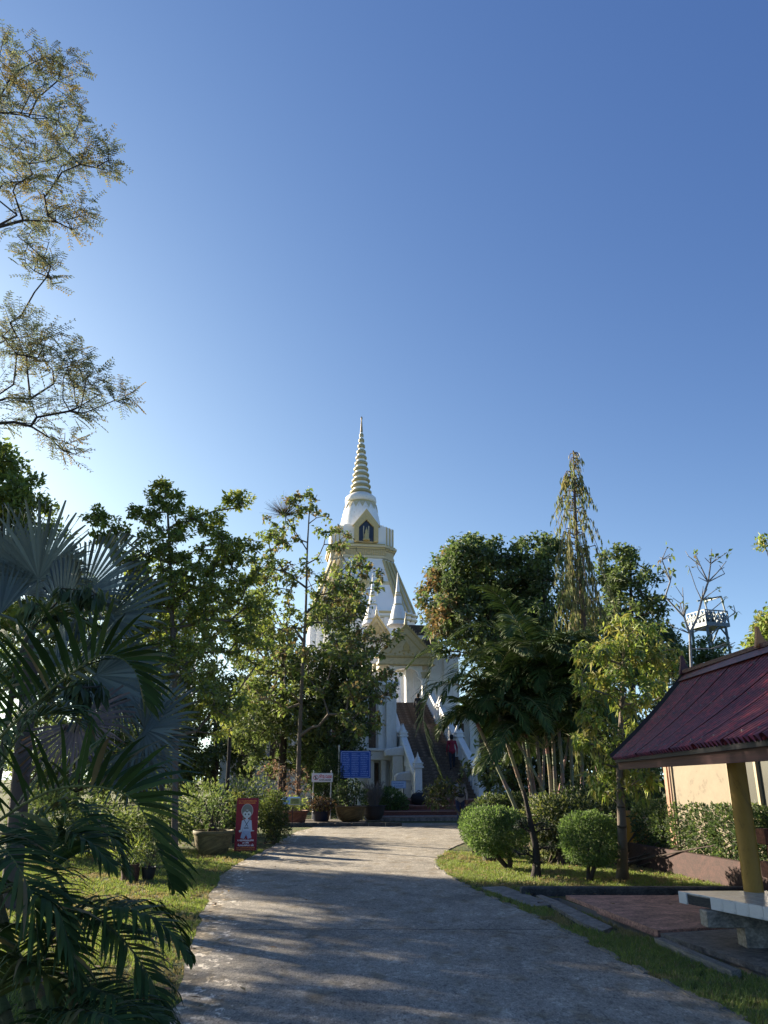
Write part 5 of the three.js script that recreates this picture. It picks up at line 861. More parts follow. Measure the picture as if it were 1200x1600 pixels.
// ---------------------------------------------------------------- potted plants
function pot(label, group, pos, o) {
  const t = thing('potted_plant', label, 'potted plant', pos, 0, group);
  const [r, h] = o.size, prof = o.prof ?? [[0.55, 0], [0.72, 0.12], [0.88, 0.4], [0.97, 0.8], [1.0, 0.92], [1.06, 0.94], [1.06, 1], [0.96, 1], [0.93, 0.9]];
  part(t, 'pot', lathe(prof.map(([a, b]) => [a * r, b * h]), 28), o.mat);
  part(t, 'soil', new THREE.CylinderGeometry(r * 0.93, r * 0.93, 0.03, 20).translate(0, h * 0.88, 0), std(0.04, 0.03, 0.02, 1));
  if (o.saucer) part(t, 'base', cbox(r * 2.1, o.saucer, r * 1.9, 0, -o.saucer, 0, 0.01), M.darkconcrete);
  const lb = new Buf(), wb = new Buf();
  for (let i = 0; i < o.n; i++) {
    const d = rdir(), q = Math.pow(rnd(), 0.45), p = V(d.x * o.pw * q + gauss() * 0.02, h + o.ph * 0.5 + d.y * o.ph * 0.5 * q, d.z * o.pw * q); const dir = rdir().add(d.clone().multiplyScalar(0.8)).add(V(0, o.lift ?? 0.3, 0)).normalize();
    (o.small ? leafSmall : leaf)(lb, p, dir, rdir().add(V(0, 1, 0)), o.L * rr(0.6, 1.3), o.L * (o.asp ?? 0.5), pickc(o.pal));
  }
  for (let i = 0; i < (o.stems ?? 8); i++) { const a = V(rr(-1, 1) * r * 0.3, h * 0.85, rr(-1, 1) * r * 0.3), e = V(rr(-1, 1) * o.pw * 0.7, h + o.ph * rr(0.4, 0.9), rr(-1, 1) * o.pw * 0.7); stick(wb, a, e, o.sr ?? 0.012, 0.005, C(...(o.sc ?? [0.07, 0.055, 0.04])), 5); }
  if (wb.i.length) part(t, 'stems', wb.geo(), M.bark);
  if (lb.i.length) part(t, 'foliage', lb.geo(), M.leaf);
  return t;
}
reseed(40);
const clay = (r, g, b) => std(r, g, b, 0.75, { map: dirtMap, bumpMap: grainBump, bumpScale: 0.004 });
const sizePot = (x0, x1, y0, y1) => { const p = gp((x0 + x1) / 2, y1), m = mpp(y1, -p.z); return [p, (x1 - x0) / 2 * m, (y1 - y0) * m]; };
{ const [p, r, h] = sizePot(300, 363, 1300, 1336); pot('wide mossy tan bowl planter with a small dark tree at the lawn edge', undefined, p, { size: [r, h], mat: clay(0.3, 0.24, 0.1), prof: [[0.5, 0], [0.68, 0.08], [0.86, 0.4], [0.95, 0.8], [1.0, 0.84], [1.02, 0.9], [1.02, 1], [0.92, 1], [0.9, 0.88]], n: 420, pw: 0.42, ph: 0.9, L: 0.1, asp: 0.35, pal: PAL.deep, sr: 0.035, stems: 7 }); }
{ const [p, r, h] = sizePot(437, 481, 1268, 1290); pot('orange terracotta bowl with low plants behind the information stand', undefined, p.clone().setY(0.03), { size: [r, h * 0.95], mat: clay(0.36, 0.13, 0.07), prof: [[0.7, 0], [0.78, 0.1], [0.95, 0.85], [1.02, 0.87], [1.02, 1], [0.94, 1], [0.92, 0.9]], n: 260, pw: 0.55, ph: 0.5, L: 0.13, pal: PAL.light, asp: 0.4 }); }
{ const [p, r, h] = sizePot(523, 571, 1263, 1287); pot('large ochre glazed bowl with bonsai foliage in front of the blue board', undefined, p.clone().setY(0.08), { size: [r, h * 0.95], mat: std(0.32, 0.2, 0.08, 0.4, { map: dirtMap }), saucer: 0.08, n: 900, pw: 0.62, ph: 0.95, L: 0.12, pal: [[0.06, 0.1, 0.03], [0.1, 0.14, 0.04], [0.05, 0.08, 0.03]], sr: 0.03 }); }
{ const [p, r, h] = sizePot(570, 598, 1260, 1279); p.z = -31.2; p.x = at(584, 1270, 31.2).x; p.y = 0.1; pot('dark pot with a grey leafless bush beside the red steps', undefined, p, { size: [r * 1.15, h], mat: std(0.03, 0.025, 0.025, 0.6), n: 140, pw: 0.6, ph: 1.0, L: 0.05, small: true, pal: [[0.16, 0.16, 0.13], [0.12, 0.12, 0.1]], stems: 190, sr: 0.009, sc: [0.17, 0.16, 0.15] }); }
{ const [p, r, h] = sizePot(487, 516, 1267, 1287); pot('dark blue pot overflowing with reddish brown leaves beside the ochre bowl', undefined, p, { size: [r, h * 0.9], mat: std(0.02, 0.025, 0.045, 0.35), n: 900, pw: 0.52, ph: 0.5, L: 0.11, pal: [[0.2, 0.11, 0.05], [0.12, 0.07, 0.04], [0.14, 0.12, 0.04], [0.06, 0.05, 0.03]], lift: 0 }); }
{ const [p, r, h] = sizePot(188, 217, 1352, 1377); pot('small square-shouldered clay pot with spidery plant on the lawn', undefined, p, { size: [r, h], mat: clay(0.16, 0.07, 0.045), prof: [[0.85, 0], [0.9, 0.05], [1, 0.95], [1, 1], [0.92, 1], [0.9, 0.9]], n: 160, pw: 0.3, ph: 0.35, L: 0.22, asp: 0.12, pal: PAL.light, stems: 3 }); }
{ const [p, r, h] = sizePot(218, 240, 1356, 1376); pot('black plastic nursery pot with thin weeds next to the small clay pot', undefined, p.add(V(0.02, 0, 0)), { size: [r, h], mat: M.black, n: 200, pw: 0.28, ph: 0.6, L: 0.08, asp: 0.3, pal: PAL.dark, stems: 9, sr: 0.006 }); }
{ const p = foot(986, 17.4); p.y = 0; pot('glazed mustard pot standing behind the hedge', undefined, p, { size: [0.32, 0.95], mat: std(0.38, 0.2, 0.03, 0.3), prof: [[0.6, 0], [0.85, 0.15], [1, 0.5], [0.95, 0.85], [0.8, 0.95], [0.88, 1], [0.75, 1], [0.72, 0.9]], n: 60, pw: 0.25, ph: 0.3, L: 0.15, pal: PAL.dark }); }
{ const p = gp(765, 1346); pot('grey concrete pot half hidden under the wide round bush', undefined, p, { size: [0.17, 0.3], mat: clay(0.16, 0.14, 0.11), prof: [[0.75, 0], [1, 0.95], [1.05, 1], [0.92, 1], [0.9, 0.9]], n: 60, pw: 0.16, ph: 0.2, L: 0.08, pal: PAL.dark }); }
// low kerb bed under the pots
{ const a = gp(480, 1296), t = thing('planting_bed', 'low raised bed with dark stone edge under the row of pots', 'planter', V(a.x, 0, a.z - 1.2), 0.06); part(t, 'soil', box(6.6, 0.1, 3.4, 1.2 - 2.6, 0.03, -2.0), std(0.06, 0.045, 0.03, 1)); for (let i = 0; i < 8; i++) part(t, 'edge_stone', cbox(0.56, 0.15, 0.16, -1.2 + i * 0.58, -0.02, -0.2 - 0.02 * (i % 2), 0.02), M.darkconcrete); }
// red-brown bank edge by the bright bush
// ---------------------------------------------------------------- signs
function canvasTex(w, h, draw) { const c = document.createElement('canvas'); c.width = w; c.height = h; const g = c.getContext('2d'); draw(g, w, h); const t = new THREE.CanvasTexture(c); t.colorSpace = THREE.SRGBColorSpace; return t; }
const scribble = (g, x, y, w, h) => { let q = x; while (q < x + w - h * 0.3) { const k = rnd(), ww = h * rr(0.45, 0.75); g.beginPath(); if (k < 0.3) { g.arc(q + h * 0.12, y + h * 0.75, h * 0.13, 0, 6.3); g.moveTo(q + h * 0.22, y + h * 0.8); g.lineTo(q + h * 0.22, y + h * 0.2); g.quadraticCurveTo(q + ww * 0.8, y, q + ww * 0.85, y + h); } else if (k < 0.6) { g.moveTo(q, y + h * 0.3); g.quadraticCurveTo(q + ww * 0.5, y - h * 0.1, q + ww * 0.75, y + h * 0.35); g.lineTo(q + ww * 0.75, y + h); g.moveTo(q + ww * 0.2, y + h * 0.55); g.arc(q + ww * 0.2, y + h * 0.55, h * 0.12, 0, 6.3); } else { g.moveTo(q + h * 0.05, y + h * 0.2); g.lineTo(q + h * 0.05, y + h * 0.85); g.quadraticCurveTo(q + ww * 0.5, y + h * 1.15, q + ww * 0.75, y + h * 0.8); g.lineTo(q + ww * 0.75, y + h * 0.15); } g.stroke(); if (rnd() < 0.25) { g.beginPath(); g.moveTo(q + h * 0.1, y - h * 0.12); g.lineTo(q + h * 0.5, y - h * 0.28); g.stroke(); } q += ww * 1.05; if (rnd() < 0.1) q += h * 0.5; } };
function boardSign(t, w, h, y, map, back, o = {}) {
  const b = part(t, 'board', cbox(w, h, 0.04, 0, y, 0, 0.008), back);
  const f = part(b, 'printed_face', new THREE.PlaneGeometry(w - 0.02, h - 0.02).translate(0, y + h / 2, 0.0225), new THREE.MeshStandardMaterial({ map, roughness: o.rough ?? 0.5 })); return b;
}
{ // blue notice board, turned a little
  const z = 33, a = at(530, 1220, z), b = at(580, 1220, z), w = (b.x - a.x) * 0.98, y0 = at(555, 1216, z).y, y1 = at(555, 1173, z).y, t = thing('notice_board', 'blue notice board with white framed rows of writing on grey posts', 'sign', V((a.x + b.x) / 2, 0, -z), 0.22);
  const map = canvasTex(512, 440, (g, W, H) => { g.fillStyle = '#1c4fae'; g.fillRect(0, 0, W, H); g.strokeStyle = '#b9cdf0'; g.lineWidth = 7; g.beginPath(); const r = 26, x = 12, y = 12, ww = W - 24, hh = H - 24; g.moveTo(x + r, y); g.arcTo(x + ww, y, x + ww, y + hh, r); g.arcTo(x + ww, y + hh, x, y + hh, r); g.arcTo(x, y + hh, x, y, r); g.arcTo(x, y, x + ww, y, r); g.closePath(); g.stroke(); g.strokeStyle = '#9dbcf0'; g.lineWidth = 2.4; for (let i = 0; i < 13; i++) for (let c = 0; c < 3; c++) scribble(g, 36 + c * 152, 40 + i * 29, rr(100, 138), 14); });
  boardSign(t, w, y1 - y0, y0, map, std(0.02, 0.05, 0.16, 0.5));
  part(t, 'post', lathe([[0.032, 0], [0.032, y1 + 0.12], [0.045, y1 + 0.13], [0.045, y1 + 0.17], [0.03, y1 + 0.2], [0.001, y1 + 0.25]], 12, -w / 2 - 0.05, 0, -0.03), std(0.5, 0.48, 0.42, 0.4, { metalness: 0.3 }));
  part(t, 'post', lathe([[0.032, 0], [0.032, y1 + 0.05], [0.001, y1 + 0.08]], 12, w / 2 - 0.1, 0, -0.065), std(0.5, 0.48, 0.42, 0.4, { metalness: 0.3 }));
}
{ // white no-parking sign
  const z = 32, a = at(487, 1215, z), b = at(520, 1215, z), w = b.x - a.x, y0 = at(500, 1222, z).y, y1 = at(500, 1208, z).y, t = thing('prohibition_sign', 'small white sign with red and black writing and a no-parking symbol', 'sign', V((a.x + b.x) / 2, 0, -z), 0.03);
  const map = canvasTex(512, 220, (g, W, H) => {
    g.fillStyle = '#efe9ea'; g.fillRect(0, 0, W, H); g.lineWidth = 12; g.strokeStyle = '#c03a45'; g.beginPath(); g.arc(100, 110, 58, 0, 6.3); g.stroke();
    g.fillStyle = '#1a1a1c'; g.beginPath(); g.arc(92, 82, 13, 0, 6.3); g.fill(); g.fillRect(82, 92, 26, 44); g.fillRect(82, 130, 11, 32); g.fillRect(98, 130, 11, 30); g.lineWidth = 14; g.strokeStyle = '#3a2530'; g.beginPath(); g.moveTo(58, 70); g.lineTo(142, 152); g.stroke();
    // first line in red: the six Thai letters for 'no parking', drawn as strokes
    g.strokeStyle = '#d0303c'; g.lineWidth = 11; const L = (x, f) => { g.save(); g.translate(x, 48); f(); g.restore(); }, P = (...q) => { g.beginPath(); g.moveTo(q[0], q[1]); for (let i = 2; i < q.length; i += 2) g.lineTo(q[i], q[i + 1]); g.stroke(); }, O = (x, y, r) => { g.beginPath(); g.arc(x, y, r, 0, 6.3); g.stroke(); };
    L(185, () => { O(6, 12, 7); P(12, 14, 12, 74); P(12, 60, 40, 20, 46, 30, 46, 74); O(42, 10, 6); });
    L(196, () => { P(16, -12, 24, -20, 30, -10, 42, -22); });
    L(245, () => { P(0, 16, 12, 6, 24, 14, 24, 74); });
    L(282, () => { O(6, 12, 7); P(12, 14, 12, 70); O(8, 68, 7); P(12, 68, 44, 74, 44, 8); });
    L(344, () => { P(0, 20, 20, 6, 40, 20, 40, 74, 20, 60); O(16, 54, 7); });
    L(398, () => { P(4, 18, 22, 6, 42, 18, 42, 72, 6, 72, 6, 44); O(14, 42, 7); });
    L(454, () => { P(6, 74, 2, 30, 22, 6, 42, 30, 42, 74); O(16, 52, 8); });
    g.strokeStyle = '#2a2030'; g.lineWidth = 6; scribble(g, 186, 154, 300, 34);
  });
  boardSign(t, w, y1 - y0, y0, map, std(0.7, 0.7, 0.7, 0.5));
  for (const s of [-1, 1]) part(t, 'post', lathe([[0.022, 0], [0.022, y1 + 0.08], [0.001, y1 + 0.1]], 10, s * (w / 2 - 0.07), 0, -0.044), std(0.62, 0.6, 0.55, 0.4));
}
{ // small pale blue sign by the steps
  const z = 34.2, c = at(623, 1226, z), t = thing('small_sign', 'small pale blue sign on dark legs beside the stairs', 'sign', V(c.x, 0, -z), 0.05);
  const map = canvasTex(256, 128, (g, W, H) => { g.fillStyle = '#b8cbe8'; g.fillRect(0, 0, W, H); g.strokeStyle = '#5d80c0'; g.lineWidth = 4; g.strokeRect(6, 6, W - 12, H - 12); g.lineWidth = 4; scribble(g, 24, 28, 200, 26); scribble(g, 40, 76, 170, 22); });
  boardSign(t, 0.62, 0.3, c.y - 0.15, map, std(0.4, 0.5, 0.65, 0.5)); for (const s of [-1, 1]) part(t, 'leg', box(0.03, c.y - 0.15, 0.03, s * 0.2, (c.y - 0.15) / 2, -0.02), M.black);
}
{ // slanted information stand
  const p = gp(451, 1305), z = -p.z, m = mpp(1252, z), t = thing('information_stand', 'slanted white and yellow information board on two thin black legs', 'sign', p, 0.1), y = at(455, 1257, z).y;
  const map = canvasTex(256, 128, (g, W, H) => { g.fillStyle = '#d8c44a'; g.fillRect(0, 0, W, H); g.fillStyle = '#c3d6e6'; g.fillRect(0, 0, W * 0.48, H); g.fillStyle = '#e8efe8'; g.fillRect(0, 0, W, H * 0.2); g.fillStyle = '#7fa7c9'; g.fillRect(14, 40, 70, 56); g.fillStyle = '#a8bf8a'; g.fillRect(60, 60, 50, 46); g.strokeStyle = '#4a4326'; g.lineWidth = 4; for (let i = 0; i < 4; i++) scribble(g, 136, 38 + i * 22, 104, 13); });
  const w = 30 * m, g0 = new THREE.Group(); g0.name = 'panel'; t.add(g0); g0.position.set(0.02, y, 0); g0.rotation.x = -0.75;
  part(g0, 'board', cbox(w, 0.03, 0.3, 0, -0.03, -0.15, 0.006).rotateX(0), std(0.6, 0.6, 0.55, 0.5)); part(g0, 'printed_face', new THREE.PlaneGeometry(w - 0.02, 0.28).rotateX(-Math.PI / 2).translate(0, 0.0035, -0.15), new THREE.MeshStandardMaterial({ map, roughness: 0.35 }));
  g0.rotation.x = 0.8;
  for (const s of [-1, 1]) part(t, 'leg', box(0.02, y, 0.02, s * 0.07 + 0.02, y / 2, -0.08), M.black);
  part(t, 'foot', box(0.26, 0.02, 0.26, 0.02, 0.01, -0.08), M.black);
}
{ // red poster stand with a drawn child
  const p = gp(383, 1332), z = -p.z, m = mpp(1290, z), w = 34 * m, h = at(383, 1247, z).y - 0.02, t = thing('poster_stand', 'red upright poster stand with a drawing of a child and pale writing', 'poster', p, 0.1);
  const map = canvasTex(512, 1280, (g, W, H) => {
    g.fillStyle = '#8d1228'; g.fillRect(0, 0, W, H); g.strokeStyle = '#e08b3a'; g.lineWidth = 7; scribble(g, 40, 40, 430, 34); scribble(g, 40, 96, 430, 30); scribble(g, 40, 1186, 430, 28); scribble(g, 40, 1236, 430, 20);
    g.fillStyle = '#ede6e4'; const E = (x, y, rx, ry, c, ro = 0) => { g.fillStyle = c; g.beginPath(); g.ellipse(x, y, rx, ry, ro, 0, 6.3); g.fill(); }, R = (pts, c) => { g.fillStyle = c; g.beginPath(); pts.forEach(([x, y], i) => (i ? g.lineTo(x, y) : g.moveTo(x, y))); g.closePath(); g.fill(); };
    E(256, 300, 142, 170, '#d9d2cf'); E(256, 300, 132, 160, '#7f8279'); R([[160, 420], [150, 500], [200, 540], [200, 430]], '#74776f'); R([[352, 420], [362, 500], [312, 540], [312, 430]], '#74776f');
    E(256, 380, 96, 104, '#d5dedd'); R([[160, 350], [180, 270], [256, 300], [332, 270], [352, 350], [300, 310], [250, 350], [205, 315]], '#7f8279');
    for (const s of [-1, 1]) { E(256 + s * 42, 388, 18, 24, '#20252c'); E(256 + s * 42 + 5, 380, 6, 7, '#ffffff'); } g.strokeStyle = '#a8605f'; g.lineWidth = 5; g.beginPath(); g.arc(256, 428, 18, 0.3, 2.8); g.stroke(); R([[228, 470], [284, 470], [284, 520], [228, 520]], '#d5dedd');
    R([[140, 540], [210, 510], [302, 510], [372, 540], [400, 800], [352, 820], [346, 700], [346, 790], [166, 790], [166, 700], [160, 820], [112, 800]], '#c3cfe0'); g.strokeStyle = '#39465c'; g.lineWidth = 14; g.beginPath(); g.moveTo(190, 520); g.lineTo(290, 690); g.moveTo(322, 520); g.lineTo(222, 690); g.stroke(); g.lineWidth = 8; scribble(g, 196, 710, 120, 26);
    R([[160, 790], [352, 790], [390, 960], [300, 990], [256, 880], [212, 990], [122, 960]], '#aab9d4'); g.strokeStyle = '#72839f'; g.lineWidth = 5; g.beginPath(); g.moveTo(180, 830); g.lineTo(320, 960); g.moveTo(332, 830); g.lineTo(200, 960); g.stroke(); E(410, 790, 40, 12, '#d5dedd'); E(105, 800, 26, 30, '#d5dedd');
    g.strokeStyle = '#e6dde0'; g.lineWidth = 11; scribble(g, 60, 1000, 400, 44); scribble(g, 180, 1062, 170, 36); scribble(g, 70, 1116, 390, 44);
  });
  boardSign(t, w, h, 0.02, map, std(0.22, 0.02, 0.04, 0.5)); part(t, 'back_stay', [-1, 1].map((s) => { const g = box(0.03, h * 0.9, 0.03); g.rotateX(-0.3); return g.translate(s * w * 0.35, h * 0.43, -0.16); }), std(0.3, 0.22, 0.12, 0.7)); part(t, 'foot', box(w, 0.03, 0.1, 0, 0.012, -0.06), std(0.3, 0.22, 0.12, 0.7));
}
{ const p = foot(511, 35); p.y = 0; const t = thing('utility_pole', 'thin grey concrete pole behind the tall rounded bush', 'pole', p); part(t, 'shaft', lathe([[0.11, 0], [0.085, at(511, 1085, 35).y]], 12), M.concrete); part(t, 'cap', box(0.3, 0.1, 0.1, 0, at(511, 1085, 35).y, 0), M.concrete); }
// ---------------------------------------------------------------- water tower far right
{
  const z = 50, c = at(1110, 1000, z), t = thing('water_tower', 'grey steel water tower with railed platform and dark tank', 'water tower', V(c.x, 0, -z), 0.3), m = mpp(960, z), Y = (py) => at(1110, py, z).y, st = std(0.1, 0.13, 0.145, 0.5, { metalness: 0.2 });
  const w = 19 * m, b = (a, e, r) => { const d = e.clone().sub(a), q = new THREE.Object3D(); q.position.copy(a).add(e).multiplyScalar(0.5); q.lookAt(q.position.clone().add(d)); q.updateMatrix(); return box(r, r, d.length()).applyMatrix4(q.matrix); };
  for (const [sx, sz] of [[-1, -1], [1, -1], [1, 1], [-1, 1]]) part(t, 'leg', b(V(sx * w * 1.15, 0, sz * w * 1.15), V(sx * w * 0.9, Y(982), sz * w * 0.9), 0.16), st);
  for (const [a, e] of [[[-1, 1], [1, 1]], [[1, -1], [1, 1]]]) { part(t, 'brace', [b(V(a[0] * w, Y(1000), a[1] * w), V(e[0] * w * 0.2, Y(982), e[1] * w), 0.08), b(V(e[0] * w, Y(1000), e[1] * w), V(e[0] * w * 0.2, Y(982), e[1] * w), 0.08)], st); part(t, 'brace', b(V(a[0] * w, Y(1040), a[1] * w), V(e[0] * w, Y(1040), e[1] * w), 0.09), st); }
  part(t, 'platform', box(w * 2.3, 0.25, w * 2.3, 0, Y(979), 0), st);
  part(t, 'tank', lathe([[0.001, Y(978)], [w * 0.62, Y(978)], [w * 0.62, Y(962)], [w * 0.5, Y(957)], [0.001, Y(956)]], 20), std(0.05, 0.08, 0.1, 0.4));
  for (const [a, e] of [[[-1, 1], [1, 1]], [[1, 1], [1, -1]], [[1, -1], [-1, -1]], [[-1, -1], [-1, 1]]]) { const A = (k, py) => V((a[0] + (e[0] - a[0]) * k) * w * 1.1, Y(py), (a[1] + (e[1] - a[1]) * k) * w * 1.1); part(t, 'railing', [b(A(0, 958), A(1, 958), 0.07), b(A(0, 968), A(1, 968), 0.05), ...[0, 0.2, 0.4, 0.6, 0.8].map((k) => b(A(k, 977), A(k, 958), 0.06)), ...[0, 0.2, 0.4, 0.6, 0.8].flatMap((k) => [b(A(k, 976), A(k + 0.2, 959), 0.045), b(A(k + 0.2, 976), A(k, 959), 0.045)])], st); }
  part(t, 'canopy_frame', [b(V(w, Y(960), w), V(w * 0.8, Y(935), w), 0.08), b(V(w * 0.8, Y(935), w), V(-w * 1.6, Y(945), w), 0.09), b(V(w, Y(960), -w), V(w * 0.8, Y(935), -w), 0.08), b(V(w * 0.8, Y(935), -w), V(w * 0.8, Y(935), w), 0.09)], st);
}
// ---------------------------------------------------------------- people (one skin each, meshed from tapered bones)
function body(bones, res, half, cy) {
  const mc = new MarchingCubes(res, new THREE.MeshStandardMaterial(), false, false, 120000), s = mc.size, h = s / 2, k = 0.025; mc.isolation = 0; mc.field.fill(-1);
  const bb = bones.map((b) => { const [a, c, ra, rb, col] = b; return { a: V(...a), d: V(...c).sub(V(...a)), ra, rb, L: Math.max(1e-6, V(...c).distanceToSquared(V(...a))), col }; });
  const dist = (x, y, z, b) => { const px = x - b.a.x, py = y - b.a.y, pz = z - b.a.z, t = Math.min(1, Math.max(0, (px * b.d.x + py * b.d.y + pz * b.d.z) / b.L)), qx = px - b.d.x * t, qy = py - b.d.y * t, qz = pz - b.d.z * t; return Math.sqrt(qx * qx + qy * qy + qz * qz) - (b.ra + (b.rb - b.ra) * t); };
  for (let z = 0; z < s; z++) for (let y = 0; y < s; y++) for (let x = 0; x < s; x++) {
    const wx = (x - h) / h * half, wy = (y - h) / h * half + cy, wz = (z - h) / h * half; let m = 9; if (Math.abs(wx) > 0.45 || Math.abs(wz) > 0.5) { mc.field[x + y * s + z * s * s] = -1; continue; }
    for (const b of bb) { const d = dist(wx, wy, wz, b); if (d < m + k * 2) { const q = Math.max(k - Math.abs(d - m), 0) / k; m = Math.min(d, m) - q * q * k * 0.25; } }
    mc.field[x + y * s + z * s * s] = -m;
  }
  mc.update(); const n = mc.count, P = new Float32Array(n * 3), N = new Float32Array(n * 3), Cc = new Float32Array(n * 3);
  for (let i = 0; i < n; i++) {
    const x = mc.positionArray[i * 3] * half, y = mc.positionArray[i * 3 + 1] * half + cy, z = mc.positionArray[i * 3 + 2] * half; P.set([x, y, z], i * 3); N.set([mc.normalArray[i * 3], mc.normalArray[i * 3 + 1], mc.normalArray[i * 3 + 2]], i * 3);
    let bd = 9, c = null; for (const b of bb) { const d = dist(x, y, z, b); if (d < bd) { bd = d; c = b.col; } } Cc.set(c, i * 3);
  }
  const g = new THREE.BufferGeometry(); g.setAttribute('position', new THREE.BufferAttribute(P, 3)); g.setAttribute('normal', new THREE.BufferAttribute(N, 3)); g.setAttribute('color', new THREE.BufferAttribute(Cc, 3)); return g;
}
const cloth = new THREE.MeshStandardMaterial({ vertexColors: true, roughness: 0.85 });
function person(label, pos, turn, o) { // walks towards -z, seen from behind; H about 1.62
  const S = o.skin ?? [0.3, 0.17, 0.1], T = o.top, B = o.bottom, F = o.shoe ?? [0.05, 0.045, 0.04], w = o.step ?? 0.16, sl = o.sleeve ?? T;
  const arm = (s, fz) => { const sh = [s * 0.175, 1.33, 0], el = [s * 0.235, 1.06, fz * 0.4 + 0.04], wr = [s * 0.235, 0.85, fz], out = [[sh, el, 0.052, 0.042, T], [el, wr, 0.04, 0.028, sl], [wr, [s * 0.235, 0.77, fz - 0.015], 0.032, 0.03, S]]; for (let i = 0; i < 4; i++) { const x = s * 0.235, z = fz - 0.045 + i * 0.02; out.push([[x, 0.77, z], [x - s * 0.012, 0.715 - (i === 1 || i === 2 ? 0.012 : 0), z - 0.006], 0.011, 0.01, S]); out.push([[x - s * 0.012, 0.715, z - 0.006], [x - s * 0.03, 0.69, z - 0.008], 0.01, 0.009, S]); } out.push([[x0(s), 0.81, fz - 0.035], [x0(s) - s * 0.01, 0.765, fz - 0.06], 0.013, 0.011, S]); return out; };
  const x0 = (s) => s * 0.225;
  const leg = (s, z, lift) => [[[s * 0.085, 0.86, 0], [s * 0.09, 0.47, z * 0.4 - 0.03 * lift], 0.085, 0.058, B], [[s * 0.09, 0.47, z * 0.4 - 0.03 * lift], [s * 0.09, 0.09 + lift * 0.08, z], 0.056, 0.042, B], [[s * 0.09, 0.05 + lift * 0.08, z + 0.02], [s * 0.1, 0.035 + lift * 0.03, z - 0.16], 0.042, 0.034, F]];
  const bones = [[[0, 0.9, 0], [0, 1.1, 0], 0.135, 0.12, o.long ? T : B], [[-0.06, 0.92, 0.01], [0.06, 0.92, 0.01], 0.12, 0.12, o.long ? T : B], [[0, 1.05, 0], [0, 1.28, 0.0], 0.125, 0.13, T], [[-0.13, 1.32, 0], [0.13, 1.32, 0], 0.075, 0.075, T], [[0, 1.34, 0], [0, 1.44, -0.01], 0.055, 0.05, S], [[0, 1.5, -0.025], [0, 1.555, -0.01], 0.085, 0.09, S], [[0, 1.46, -0.07], [0, 1.47, -0.05], 0.04, 0.05, S], [[0, 1.51, -0.115], [0, 1.49, -0.125], 0.015, 0.016, S], [[-0.09, 1.52, -0.01], [-0.095, 1.5, 0], 0.02, 0.015, S], [[0.09, 1.52, -0.01], [0.095, 1.5, 0], 0.02, 0.015, S], ...leg(-1, w, 1), ...leg(1, -w, 0), ...arm(-1, o.armL ?? -0.1), ...arm(1, o.armR ?? 0.08)];
  const t = thing('person', label, 'person', pos, turn); t.scale.setScalar(o.h ?? 1);
  part(t, 'body', body(bones, o.res ?? 110, 0.86, 0.82), cloth);
  const hb = [[[0, 1.55, 0.0], [0, 1.57, -0.01], 0.1, 0.1, [0.01, 0.009, 0.009]], [[0, 1.53, 0.035], [0, 1.5, 0.04], 0.085, 0.07, [0.01, 0.009, 0.009]]]; if (o.tail) hb.push([[0, 1.54, 0.11], [0, 1.36, 0.12], 0.035, 0.025, [0.01, 0.009, 0.009]], [[0, 1.56, 0.08], [0, 1.54, 0.12], 0.04, 0.035, [0.01, 0.009, 0.009]]);
  part(t, 'hair', body(hb.map(([a, b, ...r]) => [[a[0], a[1] - 1.5, a[2]], [b[0], b[1] - 1.5, b[2]], ...r]), 50, 0.26, 0).translate(0, 1.5, 0), cloth);
  if (o.bag) { const g = part(t, 'waist_bag', new THREE.SphereGeometry(1, 16, 10).scale(0.13, 0.065, 0.06).translate(0, 0.99, 0.15), std(0.03, 0.03, 0.045, 0.6)); part(g, 'strap', new THREE.TorusGeometry(0.152, 0.012, 6, 24).rotateX(Math.PI / 2).scale(1, 1, 0.92).translate(0, 1.02, 0), M.black); }
  return t;
}
person('person in grey shirt and blue jeans walking along the road, dark hair tied back', gp(720, 1290), 0.1, { top: [0.34, 0.33, 0.36], bottom: [0.03, 0.045, 0.12], sleeve: [0.42, 0.4, 0.42], tail: true, bag: true, long: true, step: 0.14, h: 1.0 });
{ const s = 2.6, r = 0.72, p = onAxis(s, r, stairY(s)); person('person in dark red jacket climbing the stairs', p, TH, { top: [0.2, 0.012, 0.03], bottom: [0.02, 0.022, 0.035], long: true, step: 0.1, h: 1.0 }); }
{ const s = 9.2, r = 0.3, p = onAxis(s, r, stairY(s)); person('person in black clothes high on the stairs below the gate', p, TH, { top: [0.012, 0.012, 0.016], bottom: [0.01, 0.01, 0.014], long: true, step: 0.1, res: 80, h: 0.98 }); }
{ const p = onAxis(-1.75, -1.7, 0.54), t = thing('bag', 'black soft bag left on the red brown steps', 'bag', p, 0.3); const g = new THREE.SphereGeometry(1, 20, 14), q = g.attributes.position; for (let i = 0; i < q.count; i++) { const k = 1 + 0.12 * noise3(q.getX(i) * 2, q.getY(i) * 2, q.getZ(i) * 2); q.setXYZ(i, q.getX(i) * 0.36 * k, Math.max(0.0, q.getY(i) * 0.26 * k + 0.22), q.getZ(i) * 0.24 * k); } g.computeVertexNormals(); part(t, 'sack', g, std(0.012, 0.012, 0.016, 0.7)); part(t, 'handle', new THREE.TorusGeometry(0.11, 0.014, 6, 16, Math.PI).translate(0, 0.44, 0), M.black); }
